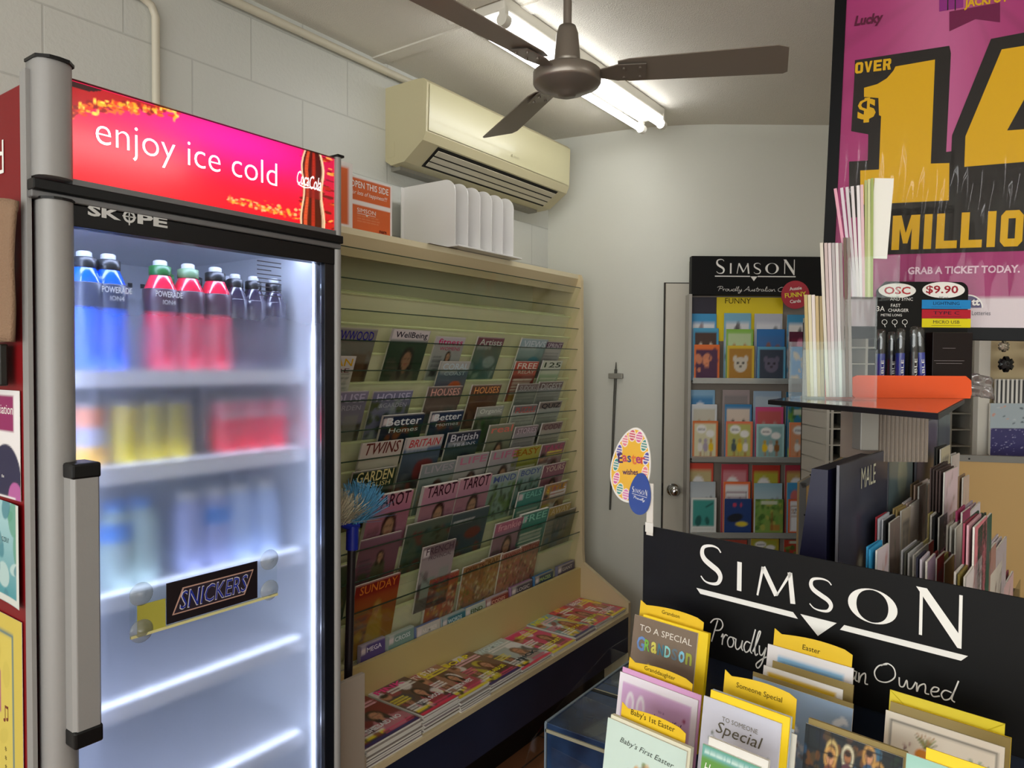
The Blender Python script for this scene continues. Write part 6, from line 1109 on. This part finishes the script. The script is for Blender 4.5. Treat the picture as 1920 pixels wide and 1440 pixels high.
for y, l in ((655, .03), (678, .07), (683, .06)): c = cu(1765, y); mb.box(c[0]-l/2, c[0]+l/2, c[1], c[1]+.0007, .0302, .0306, ink('9a9090'))
mb.build('display_lettering', t)
CTB = clear('clear_tube', 'eef0f0', .16, .05)
for i, (x, y, col, lab, tl_) in enumerate([(1652, 618, '2438a0', 'clear cable tube with a blue label beside the envelope holder', 0), (1689, 616, '2438a0', 'clear cable tube with a blue label next to the black labelled one', 0), (1714, 612, '20201e', 'clear cable tube with a black label in the orange tray', 0), (1731, 614, '1c34b0', 'clear cable tube with a bright blue label tilted beside the black one', .06), (1672, 622, '1c1c30', 'dark filled cable tube standing between two blue labelled tubes', 0)]):
    P = Plane(W(0, 1.655+(.022 if i == 4 else 0)), W(1, 0), Z3); p = P.uv(x, y); q = SZ+.006; H2 = p[1]-q
    t = thing('cable_tube', lab, 'cable tube', P.mat(p[0], q+.0015, 0, tl_), 'charger cable tubes')
    mb = MB(); mb.x = Matrix(((1, 0, 0, 0), (0, 0, 1, 0), (0, -1, 0, 0), (0, 0, 0, 1))); mb.lathe([(0, 0), (.0105, 0), (.0105, H2*.93), (.009, H2*.98), (.005, H2), (0, H2)], CTB, 18); mb.build('tube_body', t)
    mb = MB(); mb.x = Matrix(((1, 0, 0, 0), (0, 0, 1, 0), (0, -1, 0, 0), (0, 0, 0, 1))); mb.lathe([(.0098, .01), (.0098, H2*.62)], M('tube_label_'+col, col, .3, coat=.4), 18); mb.build('tube_label', t)
    mb = MB(); mb.x = Matrix(((1, 0, 0, 0), (0, 0, 1, 0), (0, -1, 0, 0), (0, 0, 0, 1))); mb.lathe([(.0075, H2*.62), (.0075, H2*.82), (.004, H2*.86), (0, H2*.86)], M('coiled_cable', '2a2c2e', .4), 14); mb.build('cable', t)
    mb = MB(); put_text(mb, 'CABLE', 0, H2*.32, w=H2*.4, h=.006, m=WINK, z=.0104, rot=PI/2); mb.build('label_lettering', t)
# ------------------------------------------------------------------ clear envelope holder and envelopes
EP = Plane(W(.711, 1.50), W(.904, -.428), Z3)
a = EP.uv(1500, 748); t = thing('envelope_holder', 'stepped clear acrylic holder full of upright envelopes on the black shelf', 'envelope holder', EP.mat(a[0], SZ+.001, 0)); e0 = a[0]
def eb(x0, x1, y0, y1, z0, z1, nm):
    p = EP.uv(x0, y1); q = EP.uv(x1, y0); u0, u1, v0, v1 = p[0]-e0, q[0]-e0, max(0, p[1]-SZ-.001), q[1]-SZ-.001; g = .0025
    mb = MB(); mb.box(u0, u1, v0, v1, z1-g, z1, AC_); mb.build(nm, t); MB().box(u0, u0+g, v0, v1, z0, z1-g, AC_).build(nm, t); MB().box(u1-g, u1, v0, v1, z0, z1-g, AC_).build(nm, t); MB().box(u0, u1, v0, v0+g, z0, z1, AC_).build(nm, t)
    return u0, u1, v0, v1
eb(1590, 1688, 478, 560, -.08, .0, 'upper_pocket'); eb(1583, 1645, 560, 655, -.06, .012, 'middle_pocket'); eb(1505, 1645, 656, 750, -.05, .03, 'lower_pocket'); eb(1478, 1580, 640, 750, -.05, .0, 'lower_pocket')
def envel(x, y, xb, yb, wpx, col, lab, z=-.07, dp=.06, grp='envelopes in the clear holder'):
    p = EP.uv(x, y); q = EP.uv(xb, yb); L_ = math.hypot(p[0]-q[0], p[1]-q[1]); an = math.atan2(q[0]-p[0], p[1]-q[1]); w_ = wpx/FPX*1.5
    o = tag(MB().box(0, w_, 0, L_, z, z+dp, M('env_'+col, col, .6)).build('envelope'), lab, 'envelope', grp); o.matrix_world = EP.mat(q[0], max(q[1], SZ+.005), 0, an)
for i, (x, c, n) in enumerate([(1563, 'e0a0b4', 'rose pink'), (1575, 'd8ccd4', 'pale lilac'), (1585, 'd0c8cc', 'light grey'), (1595, 'dcd4d4', 'off white'), (1606, 'e4e0e0', 'white'), (1613, 'dcb8bc', 'blush')]): envel(x, 352-i*1.5, 1592+i*5, 556, 5.2, c, n+' envelope fanned in the top pocket of the clear holder')
for i, (x, c, n) in enumerate([(1621, 'a8b070', 'olive green'), (1627, 'c8cc98', 'pale green'), (1633, '9cac60', 'moss green')]): envel(x, 336-i*2, 1622+i*5, 556, 4.6, c, n+' envelope upright in the top pocket of the clear holder')
for i, (x, c, n) in enumerate([(1537, 'd8d0c0', 'ivory'), (1545, 'c8b4b0', 'dusty pink'), (1552, 'd8c8c8', 'shell pink'), (1559, 'b0a8a8', 'stone grey'), (1566, 'd8d4d0', 'chalk white'), (1573, '9c9490', 'mid grey'), (1581, '6a5648', 'dark brown'), (1588, '8c8078', 'taupe')]): envel(x, 455-(i > 5)*10, 1549+i*6.2, 745, 5.4, c, n+' envelope in the middle stack of the clear holder', -.045, .04)
for i, (x, c, n) in enumerate([(1507, 'b8a468', 'mustard cream'), (1514, 'd8ccac', 'buttermilk'), (1521, 'e0d4cc', 'milky white'), (1528, 'c0a878', 'sand'), (1536, 'a89468', 'khaki')]): envel(x, 553+(i > 2)*2, 1513+i*6.5, 745, 5.8, c, n+' envelope in the lowest stack of the clear holder', -.045, .035)
P = Plane(W((1640-960)/FPX*1.5, 1.5), W(.95, -.2), Z3); a = P.uv(1640, 334); b = P.uv(1676, 345)
o = tag(MB().box(0, b[0]-a[0]+.0, -.165, 0, -.003, 0, M('env_bright_white', 'eceae2', .55)).build('envelope'), 'large white envelope turned face on at the side of the clear holder', 'envelope', 'envelopes in the clear holder'); o.matrix_world = P.mat(a[0], a[1], 0, -.06)
# ------------------------------------------------------------------ jackpot poster
th = math.radians(1.5); PE = W(2.19, -1).normalized(); PO0 = Plane(W((1548-960)/FPX*1.9, 1.9), PE, Z3); PO = Plane(PO0.o, PE*math.cos(th)-Z3*math.sin(th), Z3*math.cos(th)+PE*math.sin(th))
po = thing('jackpot_poster', 'big magenta and yellow jackpot poster in a black frame under clear plastic', 'poster', PO.mat(0, 0, 0))
L0 = PO.uv(1578, 200)[0]; fl = PO.uv(1556, 200)[0]; fb = PO.uv(1700, 636)[1]; pb = PO.uv(1700, 613)[1]; ftop = 2.56; PT = 2.53; PR = L0+.60
for bx in ((fl, L0, fb, ftop), (PR, PR+.03, fb, ftop), (L0, PR, fb, pb), (L0, PR, PT, ftop)): MB().box(bx[0], bx[1], bx[2], bx[3], -.02, .006, M('frame_black', '08090b', .45, spec=.15)).build('frame', po, .001)
hgt = PT-pb; v = Cv(150, 190, 'a4286e', 3)
wy = (PO.uv(1860, 558)[1]-pb)/hgt
cxr, cyr = .42, .93; an = np.arctan2(v.Y-cyr, v.X-cxr); rays = (np.sin(an*17)+np.sin(an*29+1))*.5; v._m(np.clip(rays, 0, 1), '8a1c5a', .6); dd = np.exp(-(((v.X-.36)/.16)**2)); v._m(dd*(v.Y > .4), 'c8689c', .75)
v.rect(-.1, -.1, 1.1, wy, 'd8ccd0')
picture('poster_print', po, PR-L0, hgt, v, 0, MATTE, L0, pb)
PB = ink('24221f'); PY_ = ink('dcae18'); PY2 = ink('c88c20'); RB = ink('6e1c48')
def poly(mb, pts, m, z): mb.prism([PO.uv(*p) for p in pts], z-.0004, z, m)
mb = MB()
poly(mb, [(1603, 113), (1780, 86), (1783, 100), (1774, 285), (1790, 283), (1790, 400), (1592, 408), (1592, 303), (1627, 301), (1628, 252), (1596, 246), (1602, 146)], PB, .0008)
poly(mb, [(1858, 73), (2010, 44), (2010, 250), (2035, 248), (2035, 345), (2012, 347), (2012, 468), (1640, 478), (1640, 395), (1790, 385), (1783, 300), (1785, 254)], PB, .0008)
poly(mb, [(1780, 22), (1875, 5), (1875, 42), (1829, 36), (1780, 59)], RB, .0008); poly(mb, [(1761, -30), (1806, -30), (1806, 14), (1761, 22)], ink('8c2c80'), .0012)
for x in (1776, 1790): poly(mb, [(x, -30), (x+2, -30), (x+2, 19), (x, 20)], PB, .0016)
mb.build('print_outline', po)
mb = MB()
poly(mb, [(1679, 125), (1753, 112), (1745, 307), (1780, 306), (1779, 376), (1613, 384), (1613, 320), (1648, 318), (1652, 218), (1648, 216), (1647, 184), (1620, 182), (1620, 165), (1645, 158), (1663, 147), (1675, 133)], PY_, .0014)
poly(mb, [(1878, 93), (1928, 85), (1928, 172), (1888, 245), (1810, 256)], PY_, .0014); poly(mb, [(1810, 256), (1888, 245), (1928, 242), (1928, 303), (1808, 313)], PY_, .0014); poly(mb, [(1928, 85), (1985, 75), (1985, 362), (1928, 366)], PY_, .0014); poly(mb, [(1985, 236), (2012, 234), (2012, 296), (1985, 298)], PY_, .0014); mb.build('big_numeral', po)
mb = MB()
def ptext(s, x0, y0, x1, y1, m, hpx, **k):
    p = PO.uv(x0, y0); q = PO.uv(x1, y1); c = ((p[0]+q[0])/2, (p[1]+q[1])/2); hh_ = PO.uv(x0, y0-hpx/2)[1]-PO.uv(x0, y0+hpx/2)[1]; put_text(mb, s, c[0], c[1], w=q[0]-p[0], h=hh_, m=m, z=.0022, **k)
q_ = PO.uv(1603, 139); q2 = PO.uv(1671, 115); block(mb, 'OVER', q_[0], q_[1], q2[0]-q_[0], .028, .0022, PY_); ptext('$', 1608, 208, 1642, 206, PY_, 46, bold=.04)
q_ = PO.uv(1671, 469); q2 = PO.uv(1968, 420); hm = PO.uv(1680, 404)[1]-PO.uv(1680, 468)[1]; block(mb, 'MILLION', q_[0], q_[1], q2[0]-q_[0], hm, .0022, PY_); ptext('GRAB A TICKET TODAY.', 1702, 509, 1912, 503, ink('e4c4d4'), 14, bold=.03)
ptext('JACKPOT', 1808, 8, 1890, -2, PY_, 22, bold=.04); ptext('Lucky', 1602, 42, 1656, 36, ink('5c1838'), 24, bold=.04, shear=.2)
ptext('Lotteries', 1822, 588, 1857, 586, ink('4a4450'), 8)
mb.build('poster_lettering', po)
mb = MB(); c = PO.uv(1814, 577); rr_ = PO.uv(1843, 577)[0]-c[0]; mb.prism([(c[0]+rr_*math.cos(q), c[1]+rr_*math.sin(q)*1.0) for q in [PI*i/24 for i in range(25)]], .0012, .0016, WINK); mb.prism([(c[0]+rr_*.9*math.cos(q), c[1]+rr_*.9*math.sin(q)) for q in [PI*i/24 for i in range(25)]], .0016, .002, ink('3c2460')); put_text(mb, 'tt', *PO.uv(1829, 567), h=.016, m=WINK, z=.0026, bold=.04); mb.build('lottery_logo', po)
# rippled clear plastic over the poster
n1, n2 = 90, 40; vs_ = []; fs_ = []
for j in range(n2+1):
    for i in range(n1+1):
        x = L0+(PR-L0)*i/n1; y = pb+hgt*j/n2; am = .0022*math.exp(-((j/n2-.22)/.2)**2)+.0002; vs_.append((x, y, .006+am*(math.sin(i*.9+math.sin(j*.25)*1.2)+.6*math.sin(i*.37+j*.1+2))))
for j in range(n2):
    for i in range(n1): k = j*(n1+1)+i; fs_.append((k, k+1, k+n1+2, k+n1+1))
MB().add(vs_, fs_, clear('poster_plastic', 'fcfafa', .035, .04), True).build('plastic_cover', po)
# ================================================================== pigeonholes and gift wrap far back
PG = Plane(W(0, 2.95), W(1, 0), Z3); a = PG.uv(1546, 1000); b = PG.uv(1832, 600); w = b[0]-a[0]
t = thing('pigeonhole_unit', 'white pigeonhole unit with dark open slots behind the displays', 'shelf unit', PG.mat(a[0], 0, 0)); h0 = a[1]; h1 = b[1]; PW = M('pigeonhole_white', 'b9b5aa', .5); PD = M('pigeonhole_dark', '0a0a0a', .8)
MB().box(0, w, 0, h1, -.26, -.25, PD).build('back_panel', t)
xs = [0, PG.uv(1560, 800)[0]-a[0], PG.uv(1622, 800)[0]-a[0], PG.uv(1700, 800)[0]-a[0], PG.uv(1782, 800)[0]-a[0], w-.01]
for i, x in enumerate(xs): MB().box(x-(.0 if i == 0 else .004), x+.006 if i else .012, 0, h1, -.25, 0, PW).build('upright', t)
z = PG.uv(1600, 835)[1]
zs = [z-.067*3, z-.067*2, z-.067, z, z+.067, z+.134, z+.201, z+.268, z+.335, z+.402]
for zq in zs: MB().box(0, w, zq-.003, zq+.002, -.25, -.002, PW).build('shelf', t)
MB().box(0, w, h1, h1+.02, -.26, 0, PW).build('top_panel', t)
# gift wrap display at the far side
GP = Plane(W(0, 2.60), W(1, 0), Z3); a = GP.uv(1828, 1000); b = GP.uv(2080, 600)
t = thing('gift_wrap_stand', 'white framed gift wrap stand with a cream back board', 'display stand', GP.mat(a[0], 0, 0)); w = b[0]-a[0]
MB().box(0, .042, 0, GP.uv(1830, 637)[1], -.03, .0, M('post_white', 'd4d0c6', .5)).build('post', t, .002); MB().box(.042, w, .5, b[1], -.03, -.024, M('stand_cream', 'c2b08a', .5)).build('back_board', t)
rr = np.random.RandomState(3)
def wrap(lab, x0, y0, x1, y1, cvx, z, m=PRINT):
    p = GP.uv(x0, y1); q = GP.uv(x1, y0); t = thing('gift_wrap_pack', lab, 'gift wrap', GP.mat(p[0], p[1], z), 'gift wrap packs'); picture('wrap_print', t, q[0]-p[0], q[1]-p[1], cvx, .0006, m); MB().box(0, q[0]-p[0], 0, q[1]-p[1], -.008, 0, WHITE).build('pack_body', t)
v = Cv(160, 30, 'e8e6e0', 1)
for i in range(24): v.rect(.005+i*.0417, 0, .025+i*.0417, 1, '1c1c22')
wrap('black and white striped gift wrap pack', 1862, 712, 2060, 800, v, .008)
v = Cv(170, 60, 'aebcc4', 2); v.blot(['d89c88', 'c8d0d4', '505c68', '3c4854', 'e0a890'], 130, .008, .025, al=.9); wrap('pale blue gift wrap pack with small grey and peach shapes', 1848, 757, 2060, 850, v, .02)
v = Cv(200, 70, '3c3870', 3); v.blot(['c8c8e0', 'a0a0c8', '2c2860'], 420, .003, .010, al=.9); wrap('violet blue gift wrap pack with white speckles', 1844, 803, 2060, 905, v, .032)
def bow(lab, x, y, r, mat_, z=.04):
    p = GP.uv(x, y); t = thing('gift_bow', lab, 'bow', GP.mat(p[0], p[1], z), 'gift bows'); 
    for i in range(12):
        an = 2*PI*i/12; q = []; rad = r*(1 if i % 2 else .75)
        for k in range(9): s_ = k/8; q.append((math.cos(an)*rad*math.sin(PI*s_)*.9, math.sin(an)*rad*math.sin(PI*s_)*.9, -r*.3+r*1.1*s_*(1 if i % 2 else .7)))
        mb = MB(); d_ = Vector((-math.sin(an), math.cos(an), 0))*r*.22; v_ = []
        for c in q: v_ += [tuple(Vector(c)-d_), tuple(Vector(c)+d_)]
        mb.add(v_, [(2*k, 2*k+1, 2*k+3, 2*k+2) for k in range(8)], mat_, True); mb.build('ribbon_loop', t)
GB = M('gold_ribbon', 'a88a48', .25, .7); KB = M('black_ribbon', '121214', .25, .2); SBW = M('silver_ribbon', 'a8a090', .25, .7)
bow('pale gold ribbon bow at the top by the white post', 1866, 650, .023, SBW); bow('shiny black ribbon bow beneath the pale gold one', 1869, 683, .032, KB); bow('pale gold ribbon bow at the picture edge', 1917, 648, .02, SBW); bow('gold ribbon bow at the picture edge', 1916, 680, .028, GB)
BP = Plane(W(0, 1.9), W(1, 0), Z3); a = BP.uv(1812, 742); b = BP.uv(1866, 700)
t = thing('hanging_bag', 'crumpled clear plastic bag hanging past the end of the orange tray', 'bag', BP.mat(a[0], a[1], 0)); w, h = b[0]-a[0], b[1]-a[1]
vs_ = []; fs_ = []
for j in range(9):
    for i in range(13): x = i/12; y = j/8; vs_.append((x*w*(1-.1*y), y*h-(.012*x*x), .014*noise.noise(Vector((x*4, y*4, 1)))+.006*noise.noise(Vector((x*11, y*11, 3)))))
for j in range(8):
    for i in range(12): k = j*13+i; fs_.append((k, k+1, k+14, k+13))
o = MB().add(vs_, fs_, clear('crinkled_bag', 'd8d4d4', .35, .12, .25, 'b0a8a8'), True).build('bag_film', t); s = o.modifiers.new('s', 'SOLIDIFY'); s.thickness = .004
# ================================================================== render settings and room light
sc = bpy.context.scene
w = bpy.data.worlds.new('world'); sc.world = w; w.use_nodes = True
w.node_tree.nodes['Background'].inputs[0].default_value = (*lin('fff6ea'), 1); w.node_tree.nodes['Background'].inputs[1].default_value = .25
vs = sc.view_settings; vs.view_transform = 'Standard'; vs.look = 'None'; vs.gamma = 1; vs.use_curve_mapping = False; vs.exposure = 0.27
cy = sc.cycles; cy.max_bounces = 10; cy.transparent_max_bounces = 40; cy.diffuse_bounces = 4; cy.glossy_bounces = 4; cy.transmission_bounces = 8; cy.sample_clamp_indirect = 4; cy.use_denoising = True
cy.caustics_reflective = False; cy.caustics_refractive = True
